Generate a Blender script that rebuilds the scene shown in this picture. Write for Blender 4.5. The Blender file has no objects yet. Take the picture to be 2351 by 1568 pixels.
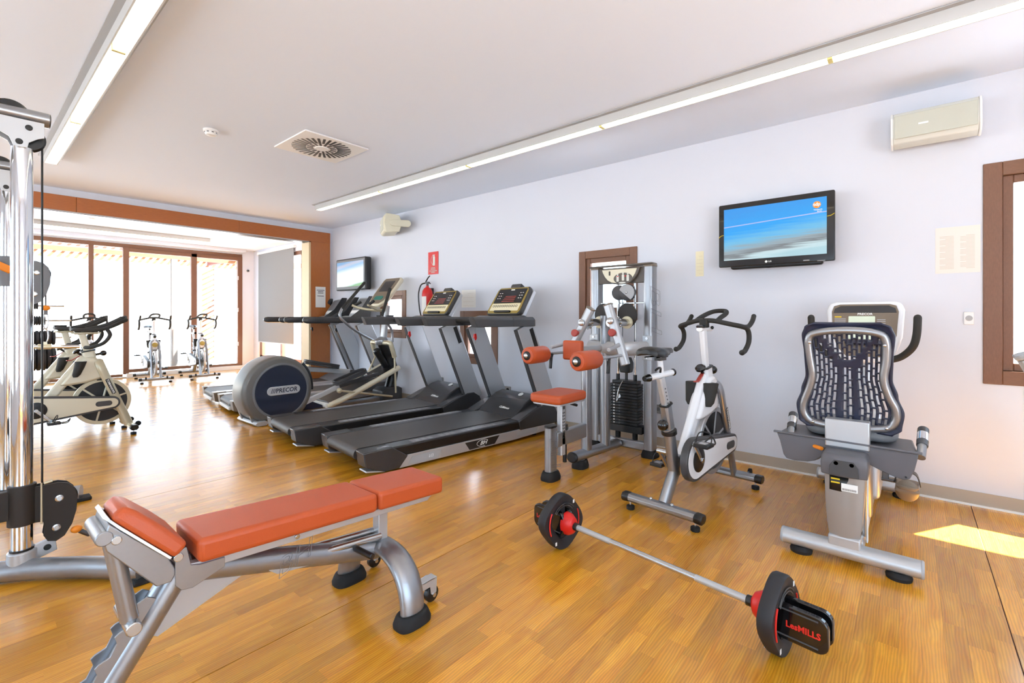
import bpy, bmesh, math, random
from mathutils import Vector as V, Matrix as MX
random.seed(7)
PI = math.pi
R = math.radians
sc = bpy.context.scene
C = sc.collection

# ------------------------------------------------------------------ camera
cam_d = bpy.data.cameras.new('camera')
cam = bpy.data.objects.new('camera', cam_d)
C.objects.link(cam)
cam.location = (0, 0, 1.245)
cam.rotation_euler = (PI / 2, 0, -R(49.67))
cam_d.sensor_width = 36.0
cam_d.lens = 1080.0 / 2351.0 * 36.0
cam_d.shift_y = -58.0 / 2351.0
cam_d.clip_start = 0.02
cam_d.clip_end = 200
sc.camera = cam

# ------------------------------------------------------------------ light
world = bpy.data.worlds.new('sky')
sc.world = world
world.use_nodes = True
bg = world.node_tree.nodes['Background']
bg.inputs[0].default_value = (0.62, 0.81, 1.0, 1)
bg.inputs[1].default_value = 4.4

sun_d = bpy.data.lights.new('sun', 'SUN')
sun = bpy.data.objects.new('sun', sun_d)
C.objects.link(sun)
sun_d.energy = 70.0
sun_d.angle = R(0.6)
sun_d.color = (1.0, 0.975, 0.95)
sun.location = (6, -2, 9)
sun.rotation_euler = V((-0.45, 0.27, -0.9)).to_track_quat('-Z', 'Y').to_euler()

sc.view_settings.view_transform = 'Standard'
sc.view_settings.look = 'None'
sc.view_settings.gamma = 1.0
sc.view_settings.use_curve_mapping = False
sc.view_settings.exposure = 0.45

# ------------------------------------------------------------------ materials
def lin(c):
    return tuple(((x / 255.0) / 12.92 if x / 255.0 <= 0.04045 else ((x / 255.0 + 0.055) / 1.055) ** 2.4) for x in c)

MATS = {}
def mat(name, col, rough=0.5, metal=0.0, spec=0.5, coat=0.0, noise=None, bump=None, emit=None, estr=0.0):
    """col sRGB 0-255; noise=(scale,amount[,stretch]) colour variation; bump=(scale,strength)"""
    m = bpy.data.materials.new(name)
    m.use_nodes = True
    nt = m.node_tree
    p = nt.nodes['Principled BSDF']
    c = lin(col) + (1,)
    p.inputs['Base Color'].default_value = c
    p.inputs['Roughness'].default_value = rough
    p.inputs['Metallic'].default_value = metal
    p.inputs['Specular IOR Level'].default_value = spec
    p.inputs['Coat Weight'].default_value = coat
    if emit:
        p.inputs['Emission Color'].default_value = lin(emit) + (1,)
        p.inputs['Emission Strength'].default_value = estr
    tc = nt.nodes.new('ShaderNodeTexCoord')
    if noise:
        n = nt.nodes.new('ShaderNodeTexNoise')
        n.inputs['Scale'].default_value = noise[0]
        n.inputs['Detail'].default_value = 6
        mp = nt.nodes.new('ShaderNodeMapping')
        if len(noise) > 2:
            mp.inputs['Scale'].default_value = noise[2]
        nt.links.new(tc.outputs['Object'], mp.inputs['Vector'])
        nt.links.new(mp.outputs[0], n.inputs['Vector'])
        mix = nt.nodes.new('ShaderNodeMix')
        mix.data_type = 'RGBA'
        a = noise[1]
        mix.inputs[6].default_value = tuple(max(0, k * (1 - a)) for k in c[:3]) + (1,)
        mix.inputs[7].default_value = tuple(min(1, k * (1 + a)) for k in c[:3]) + (1,)
        nt.links.new(n.outputs['Fac'], mix.inputs[0])
        nt.links.new(mix.outputs[2], p.inputs['Base Color'])
    if bump:
        n2 = nt.nodes.new('ShaderNodeTexNoise')
        n2.inputs['Scale'].default_value = bump[0]
        n2.inputs['Detail'].default_value = 3
        nt.links.new(tc.outputs['Object'], n2.inputs['Vector'])
        b = nt.nodes.new('ShaderNodeBump')
        b.inputs['Strength'].default_value = bump[1]
        b.inputs['Distance'].default_value = 0.002
        nt.links.new(n2.outputs['Fac'], b.inputs['Height'])
        nt.links.new(b.outputs[0], p.inputs['Normal'])
    MATS[name] = m
    return m

mat('wall', (216, 219, 228), 0.85, noise=(3, 0.01), bump=(220, 0.12))
mat('ceiling', (232, 241, 255), 0.9, bump=(150, 0.08))
mat('silver', (158, 160, 164), 0.32, 0.8, noise=(60, 0.04))
mat('silver_soft', (190, 192, 195), 0.36, 0.5)
mat('steel', (196, 197, 198), 0.22, 0.95)
mat('chrome', (228, 230, 232), 0.06, 1.0)
mat('alu', (202, 203, 205), 0.4, 0.35)
mat('dark_steel', (92, 92, 94), 0.4, 0.8)
mat('white_paint', (232, 233, 236), 0.25, 0.0, 0.5, coat=0.3)
mat('champagne', (205, 196, 168), 0.32, 0.45)
mat('champagne_light', (222, 214, 190), 0.3, 0.15, coat=0.3)
mat('black', (20, 20, 22), 0.34)
mat('black_gloss', (16, 16, 18), 0.12, coat=0.4)
mat('black_metal', (40, 35, 32), 0.5, 0.1)
mat('rubber', (20, 20, 22), 0.75)
mat('plate_rubber', (34, 34, 38), 0.6, bump=(400, 0.2))
mat('grip', (40, 39, 37), 0.7, bump=(500, 0.3))
mat('dark_grey', (66, 66, 68), 0.45)
mat('hood_grey', (58, 58, 60), 0.26, 0.1)
mat('header_brown', (88, 80, 72), 0.4)
mat('column_taupe', (158, 152, 147), 0.36, 0.35)
mat('mid_grey', (112, 113, 116), 0.5)
mat('light_grey', (170, 172, 175), 0.5)
mat('shell_grey', (96, 95, 100), 0.5)
mat('belt', (56, 53, 52), 0.42, bump=(700, 0.35))
mat('belt_far', (70, 68, 68), 0.5)
mat('tread_rib', (118, 118, 122), 0.45)
mat('navy', (26, 30, 54), 0.42)
mat('navy_disc', (46, 52, 68), 0.12, coat=0.6)
mat('ell_body', (112, 110, 106), 0.36, 0.35)
mat('orange', (190, 82, 38), 0.42, spec=0.45, noise=(9, 0.05), bump=(260, 0.25))
mat('orange_ball', (240, 140, 30), 0.4)
mat('red', (210, 28, 24), 0.35)
mat('red_dull', (168, 60, 50), 0.45)
mat('label_red', (225, 40, 30), 0.5)
mat('white', (238, 238, 236), 0.5)
mat('offwhite', (214, 215, 206), 0.5)
mat('cream', (224, 219, 196), 0.5)
mat('cream_mesh', (196, 197, 184), 0.7, bump=(900, 0.4))
mat('paper', (238, 236, 232), 0.7)
mat('ink_faint', (206, 192, 176), 0.8)
mat('paper_warm', (234, 226, 218), 0.7)
mat('paper_yellow', (232, 224, 192), 0.7)
mat('ink', (150, 140, 130), 0.8)
mat('ink_dark', (70, 66, 62), 0.8)
mat('window_wood', (122, 84, 62), 0.45, noise=(40, 0.25, (6, 6, 1)))
mat('window_wood_h', (124, 86, 62), 0.45, noise=(40, 0.25, (6, 1, 6)))
mat('beam_wood', (176, 102, 48), 0.35, noise=(18, 0.28, (1, 12, 14)), coat=0.2)
mat('post_wood', (180, 106, 50), 0.35, noise=(18, 0.28, (14, 12, 0.8)), coat=0.2)
mat('trim_pale', (222, 200, 160), 0.5)
mat('baseboard', (178, 166, 150), 0.5)
mat('terrace', (140, 140, 142), 0.8, noise=(2, 0.05))
mat('garden_wall', (236, 232, 226), 0.9)
mat('pergola_red', (112, 52, 38), 0.8)
mat('pergola_orange', (134, 84, 46), 0.8)
mat('pergola_post', (92, 84, 78), 0.8)
mat('table_pink', (120, 60, 52), 0.6)
mat('blind', (128, 129, 131), 0.85, noise=(300, 0.05))
mat('socket', (236, 236, 236), 0.4)
mat('socket_grey', (150, 150, 150), 0.45)
mat('lens_dark', (24, 24, 26), 0.2)
mat('lcd', (196, 206, 186), 0.3, emit=(196, 206, 186), estr=0.25)
mat('brown_panel', (122, 108, 92), 0.35)
mat('gold_trim', (160, 138, 70), 0.35, 0.4)
mat('console_dark', (56, 54, 54), 0.35)
mat('console_cream', (232, 222, 188), 0.45)
mat('led_red', (190, 40, 40), 0.4, emit=(200, 40, 40), estr=0.6)
mat('yellow_tag', (232, 200, 30), 0.5)
mat('glow_green', (20, 120, 110), 0.3)
mat('floor_base', (96, 60, 26), 0.6)
mat('tube_light', (255, 250, 232), 0.5, emit=(255, 244, 216), estr=5.0)
mat('trough', (196, 197, 196), 0.55, 0.1)
mat('tube_holder', (214, 200, 130), 0.5)

def glass_mat():
    m = bpy.data.materials.new('glass')
    m.use_nodes = True
    nt = m.node_tree
    nt.nodes.clear()
    out = nt.nodes.new('ShaderNodeOutputMaterial')
    tr = nt.nodes.new('ShaderNodeBsdfTransparent')
    tr.inputs[0].default_value = (0.96, 0.97, 0.97, 1)
    gl = nt.nodes.new('ShaderNodeBsdfGlossy')
    gl.inputs['Roughness'].default_value = 0.02
    lw = nt.nodes.new('ShaderNodeLayerWeight')
    lw.inputs[0].default_value = 0.5
    pw5 = nt.nodes.new('ShaderNodeMath'); pw5.operation = 'POWER'; pw5.inputs[1].default_value = 5.0
    nt.links.new(lw.outputs['Facing'], pw5.inputs[0])
    fr = nt.nodes.new('ShaderNodeMath'); fr.operation = 'MULTIPLY_ADD'
    fr.inputs[1].default_value = 0.94; fr.inputs[2].default_value = 0.03
    nt.links.new(pw5.outputs[0], fr.inputs[0])
    mx = nt.nodes.new('ShaderNodeMixShader')
    nt.links.new(fr.outputs[0], mx.inputs[0])
    nt.links.new(tr.outputs[0], mx.inputs[1])
    nt.links.new(gl.outputs[0], mx.inputs[2])
    nt.links.new(mx.outputs[0], out.inputs[0])
    MATS['glass'] = m
glass_mat()

def floor_mat():
    m = bpy.data.materials.new('oak_strip')
    m.use_nodes = True
    nt = m.node_tree
    p = nt.nodes['Principled BSDF']
    at = nt.nodes.new('ShaderNodeAttribute')
    at.attribute_name = 'tone'
    geo = nt.nodes.new('ShaderNodeNewGeometry')
    # every strip samples its own piece of grain
    cmb = nt.nodes.new('ShaderNodeCombineXYZ')
    ml = nt.nodes.new('ShaderNodeMath'); ml.operation = 'MULTIPLY'; ml.inputs[1].default_value = 37.0
    nt.links.new(at.outputs['Fac'], ml.inputs[0])
    nt.links.new(ml.outputs[0], cmb.inputs[2])
    ad = nt.nodes.new('ShaderNodeVectorMath'); ad.operation = 'ADD'
    nt.links.new(geo.outputs['Position'], ad.inputs[0])
    nt.links.new(cmb.outputs[0], ad.inputs[1])
    mp = nt.nodes.new('ShaderNodeMapping')
    mp.inputs['Scale'].default_value = (2.6, 20, 1)
    nt.links.new(ad.outputs[0], mp.inputs['Vector'])
    n1 = nt.nodes.new('ShaderNodeTexNoise')
    n1.inputs['Scale'].default_value = 1.3; n1.inputs['Detail'].default_value = 5; n1.inputs['Distortion'].default_value = 1.1
    nt.links.new(mp.outputs[0], n1.inputs['Vector'])
    mp2 = nt.nodes.new('ShaderNodeMapping')
    mp2.inputs['Scale'].default_value = (3.0, 15, 1)
    nt.links.new(ad.outputs[0], mp2.inputs['Vector'])
    w = nt.nodes.new('ShaderNodeTexWave')
    w.wave_type = 'BANDS'; w.bands_direction = 'Y'
    w.inputs['Scale'].default_value = 2.2; w.inputs['Distortion'].default_value = 9.0
    w.inputs['Detail'].default_value = 2; w.inputs['Detail Scale'].default_value = 0.55
    nt.links.new(mp2.outputs[0], w.inputs['Vector'])
    cr = nt.nodes.new('ShaderNodeValToRGB')
    e = cr.color_ramp.elements
    e[0].position = 0.18; e[0].color = lin((198, 122, 24)) + (1,)
    e[1].position = 0.85; e[1].color = lin((240, 176, 48)) + (1,)
    nt.links.new(n1.outputs['Fac'], cr.inputs[0])
    mixw = nt.nodes.new('ShaderNodeMix'); mixw.data_type = 'RGBA'; mixw.blend_type = 'MULTIPLY'
    mixw.inputs[0].default_value = 0.26
    nt.links.new(cr.outputs[0], mixw.inputs[6])
    nt.links.new(w.outputs['Color'], mixw.inputs[7])
    # strip tone
    mr = nt.nodes.new('ShaderNodeMapRange')
    mr.inputs['To Min'].default_value = 0.80; mr.inputs['To Max'].default_value = 1.16
    nt.links.new(at.outputs['Fac'], mr.inputs['Value'])
    mt = nt.nodes.new('ShaderNodeVectorMath'); mt.operation = 'SCALE'
    nt.links.new(mixw.outputs[2], mt.inputs[0])
    nt.links.new(mr.outputs[0], mt.inputs['Scale'])
    nt.links.new(mt.outputs[0], p.inputs['Base Color'])
    p.inputs['Roughness'].default_value = 0.26
    p.inputs['Specular IOR Level'].default_value = 0.6
    p.inputs['Coat Weight'].default_value = 0.4
    p.inputs['Coat Roughness'].default_value = 0.16
    bp = nt.nodes.new('ShaderNodeBump')
    bp.inputs['Strength'].default_value = 0.12; bp.inputs['Distance'].default_value = 0.001
    n3 = nt.nodes.new('ShaderNodeTexNoise'); n3.inputs['Scale'].default_value = 4
    mp3 = nt.nodes.new('ShaderNodeMapping'); mp3.inputs['Scale'].default_value = (3, 40, 1)
    nt.links.new(ad.outputs[0], mp3.inputs['Vector']); nt.links.new(mp3.outputs[0], n3.inputs['Vector'])
    nt.links.new(n3.outputs['Fac'], bp.inputs['Height'])
    nt.links.new(bp.outputs[0], p.inputs['Normal'])
    MATS['oak_strip'] = m
floor_mat()

def screen_mat(name, stops, streak=0.25, estr=1.0, line=0.0):
    """flat television picture: vertical colour stops in object Z plus blurred horizontal streaks"""
    m = bpy.data.materials.new(name)
    m.use_nodes = True
    nt = m.node_tree
    p = nt.nodes['Principled BSDF']
    tc = nt.nodes.new('ShaderNodeTexCoord')
    sp = nt.nodes.new('ShaderNodeSeparateXYZ')
    nt.links.new(tc.outputs['Generated'], sp.inputs[0])
    mp = nt.nodes.new('ShaderNodeMapping'); mp.inputs['Scale'].default_value = (1, 1.2, 14)
    nt.links.new(tc.outputs['Generated'], mp.inputs['Vector'])
    n = nt.nodes.new('ShaderNodeTexNoise'); n.inputs['Scale'].default_value = 1.6; n.inputs['Detail'].default_value = 4
    nt.links.new(mp.outputs[0], n.inputs['Vector'])
    ma = nt.nodes.new('ShaderNodeMath'); ma.operation = 'MULTIPLY_ADD'
    ma.inputs[1].default_value = streak; ma.inputs[2].default_value = -streak / 2
    nt.links.new(n.outputs['Fac'], ma.inputs[0])
    # the picture greys towards its right half (low world Y)
    my = nt.nodes.new('ShaderNodeMath'); my.operation = 'MULTIPLY_ADD'
    my.inputs[1].default_value = 0.22; my.inputs[2].default_value = -0.11
    nt.links.new(sp.outputs[1], my.inputs[0])
    a1 = nt.nodes.new('ShaderNodeMath'); a1.operation = 'ADD'
    nt.links.new(sp.outputs[2], a1.inputs[0]); nt.links.new(ma.outputs[0], a1.inputs[1])
    a2 = nt.nodes.new('ShaderNodeMath'); a2.operation = 'ADD'
    nt.links.new(a1.outputs[0], a2.inputs[0]); nt.links.new(my.outputs[0], a2.inputs[1])
    cr = nt.nodes.new('ShaderNodeValToRGB')
    els = cr.color_ramp.elements
    while len(els) < len(stops):
        els.new(0.5)
    for el, (pos, c) in zip(els, stops):
        el.position = pos; el.color = lin(c) + (1,)
    nt.links.new(a2.outputs[0], cr.inputs[0])
    # thin pale streak rising across the picture
    l1 = nt.nodes.new('ShaderNodeMath'); l1.operation = 'MULTIPLY_ADD'; l1.inputs[1].default_value = 0.09; l1.inputs[2].default_value = -0.737
    nt.links.new(sp.outputs[1], l1.inputs[0])
    l2 = nt.nodes.new('ShaderNodeMath'); l2.operation = 'ADD'
    nt.links.new(l1.outputs[0], l2.inputs[0]); nt.links.new(sp.outputs[2], l2.inputs[1])
    l3 = nt.nodes.new('ShaderNodeMath'); l3.operation = 'ABSOLUTE'; nt.links.new(l2.outputs[0], l3.inputs[0])
    l4 = nt.nodes.new('ShaderNodeMapRange'); l4.inputs['From Min'].default_value = 0.004; l4.inputs['From Max'].default_value = 0.013
    l4.inputs['To Min'].default_value = line; l4.inputs['To Max'].default_value = 0.0
    nt.links.new(l3.outputs[0], l4.inputs['Value'])
    lm_ = nt.nodes.new('ShaderNodeMix'); lm_.data_type = 'RGBA'
    nt.links.new(l4.outputs[0], lm_.inputs[0]); nt.links.new(cr.outputs[0], lm_.inputs[6]); lm_.inputs[7].default_value = lin((205, 196, 226)) + (1,)
    nt.links.new(lm_.outputs[2], p.inputs['Emission Color'])
    p.inputs['Emission Strength'].default_value = estr
    p.inputs['Base Color'].default_value = (0.01, 0.01, 0.01, 1)
    p.inputs['Roughness'].default_value = 0.15
    MATS[name] = m
screen_mat('screen_blue', [(0.0, (170, 205, 215)), (0.1, (196, 220, 226)), (0.17, (120, 125, 130)), (0.26, (150, 165, 172)), (0.4, (110, 185, 225)), (0.62, (30, 160, 240)), (1.0, (50, 150, 232))], 0.30, 0.8, 0.7)
screen_mat('screen_pale', [(0.0, (110, 160, 70)), (0.07, (225, 235, 240)), (0.6, (232, 240, 250)), (0.78, (150, 195, 232)), (0.9, (190, 195, 215)), (1.0, (120, 170, 215))], 0.06, 0.8)

# ------------------------------------------------------------------ mesh builder
class B:
    def __init__(s):
        s.v = []; s.f = []
    def add(s, vs, fs):
        n = len(s.v)
        s.v += [V(v) for v in vs]
        s.f += [tuple(i + n for i in f) for f in fs]
        return s
    def xf(s, m):
        s.v = [m @ v for v in s.v]
        return s
    def join(s, o):
        return s.add(o.v, o.f)
    def box(s, x0, x1, y0, y1, z0, z1):
        return s.add([(x, y, z) for z in (z0, z1) for y in (y0, y1) for x in (x0, x1)],
                     [(0, 2, 3, 1), (4, 5, 7, 6), (0, 1, 5, 4), (2, 6, 7, 3), (0, 4, 6, 2), (1, 3, 7, 5)])
    def prism(s, poly, h0, h1, axis='y'):
        n = len(poly)
        def P3(a, b, h):
            return (a, h, b) if axis == 'y' else (h, a, b) if axis == 'x' else (a, b, h)
        vs = [P3(a, b, h0) for a, b in poly] + [P3(a, b, h1) for a, b in poly]
        fs = [tuple(range(n)), tuple(range(2 * n - 1, n - 1, -1))]
        fs += [((i + 1) % n, i, n + i, n + (i + 1) % n) for i in range(n)]
        return s.add(vs, fs)
    def ring(s, outer, inner, h0, h1, axis='y'):
        """plate with a hole: outer and inner outlines of equal point count"""
        n = len(outer)
        def P3(a, b, h):
            return (a, h, b) if axis == 'y' else (h, a, b) if axis == 'x' else (a, b, h)
        vs = [P3(a, b, h) for h in (h0, h1) for pl in (outer, inner) for a, b in pl]
        fs = []
        for i in range(n):
            j = (i + 1) % n
            fs += [(i, j, n + j, n + i), (2 * n + j, 2 * n + i, 3 * n + i, 3 * n + j),
                   (j, i, 2 * n + i, 2 * n + j), (n + i, n + j, 3 * n + j, 3 * n + i)]
        return s.add(vs, fs)
    def sweep(s, pts, secs, closed=False, caps=True, up=None):
        """sections (list of 2D outlines, one per point) carried along pts with parallel transport"""
        pts = [V(p) for p in pts]
        n = len(pts)
        tg = []
        for i in range(n):
            a = pts[(i - 1) % n] if (closed or i > 0) else pts[i]
            b = pts[(i + 1) % n] if (closed or i < n - 1) else pts[i]
            tg.append((b - a).normalized())
        if up is None:
            up = V((0, 0, 1)) if abs(tg[0].z) < 0.9 else V((1, 0, 0))
        else:
            up = V(up)
        u = (up - tg[0] * up.dot(tg[0])).normalized()
        k = len(secs[0])
        vs = []
        for i in range(n):
            if i > 0:
                ax = tg[i - 1].cross(tg[i])
                if ax.length > 1e-7:
                    u = MX.Rotation(tg[i - 1].angle(tg[i]), 3, ax.normalized()) @ u
                u = (u - tg[i] * u.dot(tg[i])).normalized()
            w = tg[i].cross(u)
            for a, b in secs[i]:
                vs.append(pts[i] + w * a + u * b)
        fs = []
        m = n if closed else n - 1
        for i in range(m):
            for j in range(k):
                a = i * k + j; b = i * k + (j + 1) % k
                c = ((i + 1) % n) * k + (j + 1) % k; d = ((i + 1) % n) * k + j
                fs.append((a, b, c, d))
        if caps and not closed:
            fs.append(tuple(range(k - 1, -1, -1)))
            fs.append(tuple((n - 1) * k + j for j in range(k)))
        return s.add(vs, fs)
    def tube(s, pts, r, n=12, closed=False, ry=None, up=None):
        """round or oval tube; r (and ry) may be lists; r across, ry along 'up'"""
        m = len(pts)
        rs = r if isinstance(r, (list, tuple)) else [r] * m
        rys = (ry if isinstance(ry, (list, tuple)) else [ry] * m) if ry else rs
        secs = [[(rs[i] * math.cos(2 * PI * j / n), rys[i] * math.sin(2 * PI * j / n)) for j in range(n)] for i in range(m)]
        return s.sweep(pts, secs, closed, True, up)
    def rtube(s, pts, w, h, up=None, c=0.2):
        """rectangular tube with cut corners, w across, h along up"""
        k = min(w, h) * c
        a, b = w / 2, h / 2
        sec = [(a, -b + k), (a, b - k), (a - k, b), (-a + k, b), (-a, b - k), (-a, -b + k), (-a + k, -b), (a - k, -b)]
        return s.sweep(pts, [sec] * len(pts), False, True, up)
    def cyl(s, p0, p1, r, r2=None, n=16):
        return s.tube([p0, p1], [r, r if r2 is None else r2], n)
    def lathe(s, prof, p0, ax, n=24):
        """prof: list of (radius, height along ax) from p0"""
        ax = V(ax).normalized(); p0 = V(p0)
        t = V((0, 0, 1)) if abs(ax.z) < 0.9 else V((1, 0, 0))
        u = t.cross(ax).normalized(); w = ax.cross(u)
        vs = []
        for r, h in prof:
            for j in range(n):
                a = 2 * PI * j / n
                vs.append(p0 + ax * h + (u * math.cos(a) + w * math.sin(a)) * r)
        fs = []
        for i in range(len(prof) - 1):
            for j in range(n):
                k = (j + 1) % n
                fs.append((i * n + j, i * n + k, (i + 1) * n + k, (i + 1) * n + j))
        if prof[0] != prof[-1]:
            fs.append(tuple(range(n - 1, -1, -1)))
            fs.append(tuple((len(prof) - 1) * n + j for j in range(n)))
        return s.add(vs, fs)
    def ball(s, c, r, sx=1, sy=1, sz=1, n=14, m=8):
        vs = []; fs = []
        c = V(c)
        for i in range(m + 1):
            t = PI * i / m
            for j in range(n):
                a = 2 * PI * j / n
                vs.append((c.x + r * sx * math.sin(t) * math.cos(a), c.y + r * sy * math.sin(t) * math.sin(a), c.z + r * sz * math.cos(t)))
        for i in range(m):
            for j in range(n):
                k = (j + 1) % n
                fs.append((i * n + j, (i + 1) * n + j, (i + 1) * n + k, i * n + k))
        return s.add(vs, fs)
    def loft(s, rings, caps=True):
        """rings of equal point count, each a list of 3D points"""
        k = len(rings[0])
        vs = [p for r in rings for p in r]
        fs = []
        for i in range(len(rings) - 1):
            for j in range(k):
                q = (j + 1) % k
                fs.append((i * k + j, i * k + q, (i + 1) * k + q, (i + 1) * k + j))
        if caps:
            fs.append(tuple(range(k - 1, -1, -1)))
            fs.append(tuple((len(rings) - 1) * k + j for j in range(k)))
        return s.add(vs, fs)
    def grid(s, nu, nv, fn, skip=None):
        """open sheet fn(i/nu, j/nv); skip(i,j) leaves a hole"""
        vs = [fn(i / nu, j / nv) for i in range(nu + 1) for j in range(nv + 1)]
        fs = [(i * (nv + 1) + j, (i + 1) * (nv + 1) + j, (i + 1) * (nv + 1) + j + 1, i * (nv + 1) + j + 1)
              for i in range(nu) for j in range(nv) if not (skip and skip(i, j))]
        return s.add(vs, fs)
    def text(s, body, size, pos, normal, up=(0, 0, 1), ext=0.0006, ax='CENTER', shear=0.0, sx=1.0, bold=0.0, outline=0.0):
        c = bpy.data.curves.new('t', 'FONT')
        c.body = body; c.size = size; c.extrude = ext; c.align_x = ax; c.align_y = 'CENTER'
        c.resolution_u = 2; c.shear = shear; c.offset = bold
        if outline:
            c.fill_mode = 'NONE'; c.extrude = 0; c.bevel_depth = outline; c.bevel_resolution = 0
        o = bpy.data.objects.new('t', c)
        C.objects.link(o)
        bpy.context.view_layer.update()
        me = bpy.data.meshes.new_from_object(o.evaluated_get(bpy.context.evaluated_depsgraph_get()))
        n = V(normal).normalized(); u = V(up); u = (u - n * u.dot(n)).normalized(); r = u.cross(n)
        pos = V(pos)
        s.add([pos + r * (v.co.x * sx) + u * v.co.y + n * v.co.z for v in me.vertices], [tuple(p.vertices) for p in me.polygons])
        bpy.data.objects.remove(o); bpy.data.curves.remove(c); bpy.data.meshes.remove(me)
        return s

def superellipse(a, b, e=4.0, n=40, cx=0, cy=0, rot=0.0):
    out = []
    for i in range(n):
        t = 2 * PI * i / n + rot
        c, d = math.cos(t), math.sin(t)
        out.append((cx + a * math.copysign(abs(c) ** (2 / e), c), cy + b * math.copysign(abs(d) ** (2 / e), d)))
    return out

def rrect(x0, x1, y0, y1, r, n=5):
    out = []
    for cx, cy, a0 in ((x1 - r, y1 - r, 0), (x0 + r, y1 - r, 90), (x0 + r, y0 + r, 180), (x1 - r, y0 + r, 270)):
        for i in range(n + 1):
            a = R(a0 + 90 * i / n)
            out.append((cx + r * math.cos(a), cy + r * math.sin(a)))
    return out

def hull2(c1, r1, c2, r2, n=14):
    """outline around two circles in 2D (belt shape), counter-clockwise"""
    d = math.hypot(c2[0] - c1[0], c2[1] - c1[1])
    base = math.atan2(c2[1] - c1[1], c2[0] - c1[0])
    al = math.acos((r1 - r2) / d)
    out = []
    for i in range(n + 1):
        a = base - al + 2 * al * i / n
        out.append((c2[0] + r2 * math.cos(a), c2[1] + r2 * math.sin(a)))
    for i in range(n + 1):
        a = base + al + (2 * PI - 2 * al) * i / n
        out.append((c1[0] + r1 * math.cos(a), c1[1] + r1 * math.sin(a)))
    return out

def bez(pts, n=8):
    """Catmull-Rom through the points"""
    P = [V(p) for p in pts]
    out = []
    for i in range(len(P) - 1):
        p0 = P[max(i - 1, 0)]; p1 = P[i]; p2 = P[i + 1]; p3 = P[min(i + 2, len(P) - 1)]
        for k in range(n):
            t = k / n
            out.append(0.5 * ((2 * p1) + (p2 - p0) * t + (2 * p0 - 5 * p1 + 4 * p2 - p3) * t * t + (3 * p1 - p0 - 3 * p2 + p3) * t ** 3))
    out.append(P[-1])
    return out

# ------------------------------------------------------------------ objects
def mesh_of(name, b, m, org=None, smooth=38):
    me = bpy.data.meshes.new(name)
    o = V(org) if org is not None else V((0, 0, 0))
    me.from_pydata([tuple(v - o) for v in b.v], [], b.f)
    bm = bmesh.new(); bm.from_mesh(me)
    bmesh.ops.recalc_face_normals(bm, faces=bm.faces)
    bm.to_mesh(me); bm.free()
    me.materials.append(MATS[m])
    if smooth:
        me.polygons.foreach_set('use_smooth', [True] * len(me.polygons))
        me.set_sharp_from_angle(angle=R(smooth))
    me.update()
    return me

def link(name, data, parent=None, loc=None):
    o = bpy.data.objects.new(name, data)
    C.objects.link(o)
    if parent: o.parent = parent
    if loc is not None: o.location = loc
    return o

def tag(o, label=None, cat=None, group=None, kind=None):
    if label: o['label'] = label
    if cat: o['category'] = cat
    if group: o['group'] = group
    if kind: o['kind'] = kind
    return o

def thing(name, label, cat, loc=(0, 0, 0), rz=0.0, group=None):
    o = bpy.data.objects.new(name, None)
    C.objects.link(o)
    o.location = loc; o.rotation_euler = (0, 0, rz)
    o.empty_display_size = 0.1
    return tag(o, label, cat, group)

def islands(b):
    """split a builder into its connected pieces"""
    par = list(range(len(b.v)))
    def find(i):
        while par[i] != i:
            par[i] = par[par[i]]; i = par[i]
        return i
    for f in b.f:
        r0 = find(f[0])
        for i in f[1:]: par[find(i)] = r0
    grp = {}
    for f in b.f: grp.setdefault(find(f[0]), []).append(f)
    out = []
    for fs in grp.values():
        ids = sorted({i for f in fs for i in f}); mp = {i: k for k, i in enumerate(ids)}
        q = B(); q.v = [b.v[i] for i in ids]; q.f = [tuple(mp[i] for i in f) for f in fs]
        out.append(q)
    return out

def part(root, name, b, m, bev=0.0, seg=2, w=False, label=None, smooth=38, solid=0.0, each=False):
    """one mesh under root; w=True: b is in world coordinates of an unrotated root"""
    if each:
        return [part(root, name, q, m, bev, seg, w, label, smooth, solid) for q in islands(b)][0]
    org = None
    if w:
        q = root
        org = V((0, 0, 0))
        while q is not None:
            org += q.location
            q = q.parent
    me = mesh_of(name, b, m, org, smooth)
    o = link(name, me, root)
    if solid:
        md = o.modifiers.new('thick', 'SOLIDIFY'); md.thickness = solid; md.offset = 0
    if bev:
        md = o.modifiers.new('edge', 'BEVEL'); md.width = bev; md.segments = seg
        md.limit_method = 'ANGLE'; md.angle_limit = R(32)
    if label: o['label'] = label
    return o

def solo(name, b, m, label, cat, group=None, bev=0.0, seg=2, smooth=38, org=None):
    """a thing that is one mesh"""
    if org is None:
        xs = [v.x for v in b.v]; ys = [v.y for v in b.v]; zs = [v.z for v in b.v]
        org = ((min(xs) + max(xs)) / 2, (min(ys) + max(ys)) / 2, min(zs))
    o = link(name, mesh_of(name, b, m, org, smooth), None, org)
    if bev:
        md = o.modifiers.new('edge', 'BEVEL'); md.width = bev; md.segments = seg
        md.limit_method = 'ANGLE'; md.angle_limit = R(32)
    return tag(o, label, cat, group)

def struct(name, b, m, parent=None, bev=0.0):
    o = link(name, mesh_of(name, b, m), parent)
    if bev:
        md = o.modifiers.new('edge', 'BEVEL'); md.width = bev; md.segments = 2; md.limit_method = 'ANGLE'
    if parent is None: o['kind'] = 'structure'
    return o

def dup(root, loc, rz, label=None, group=None):
    r = root.copy(); C.objects.link(r)
    r.location = loc; r.rotation_euler = (0, 0, rz)
    if label: r['label'] = label
    if group: r['group'] = group
    for ch in list(root.children):
        c = ch.copy(); C.objects.link(c); c.parent = r
        for g in ch.children:
            d = g.copy(); C.objects.link(d); d.parent = c
    return r

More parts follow.
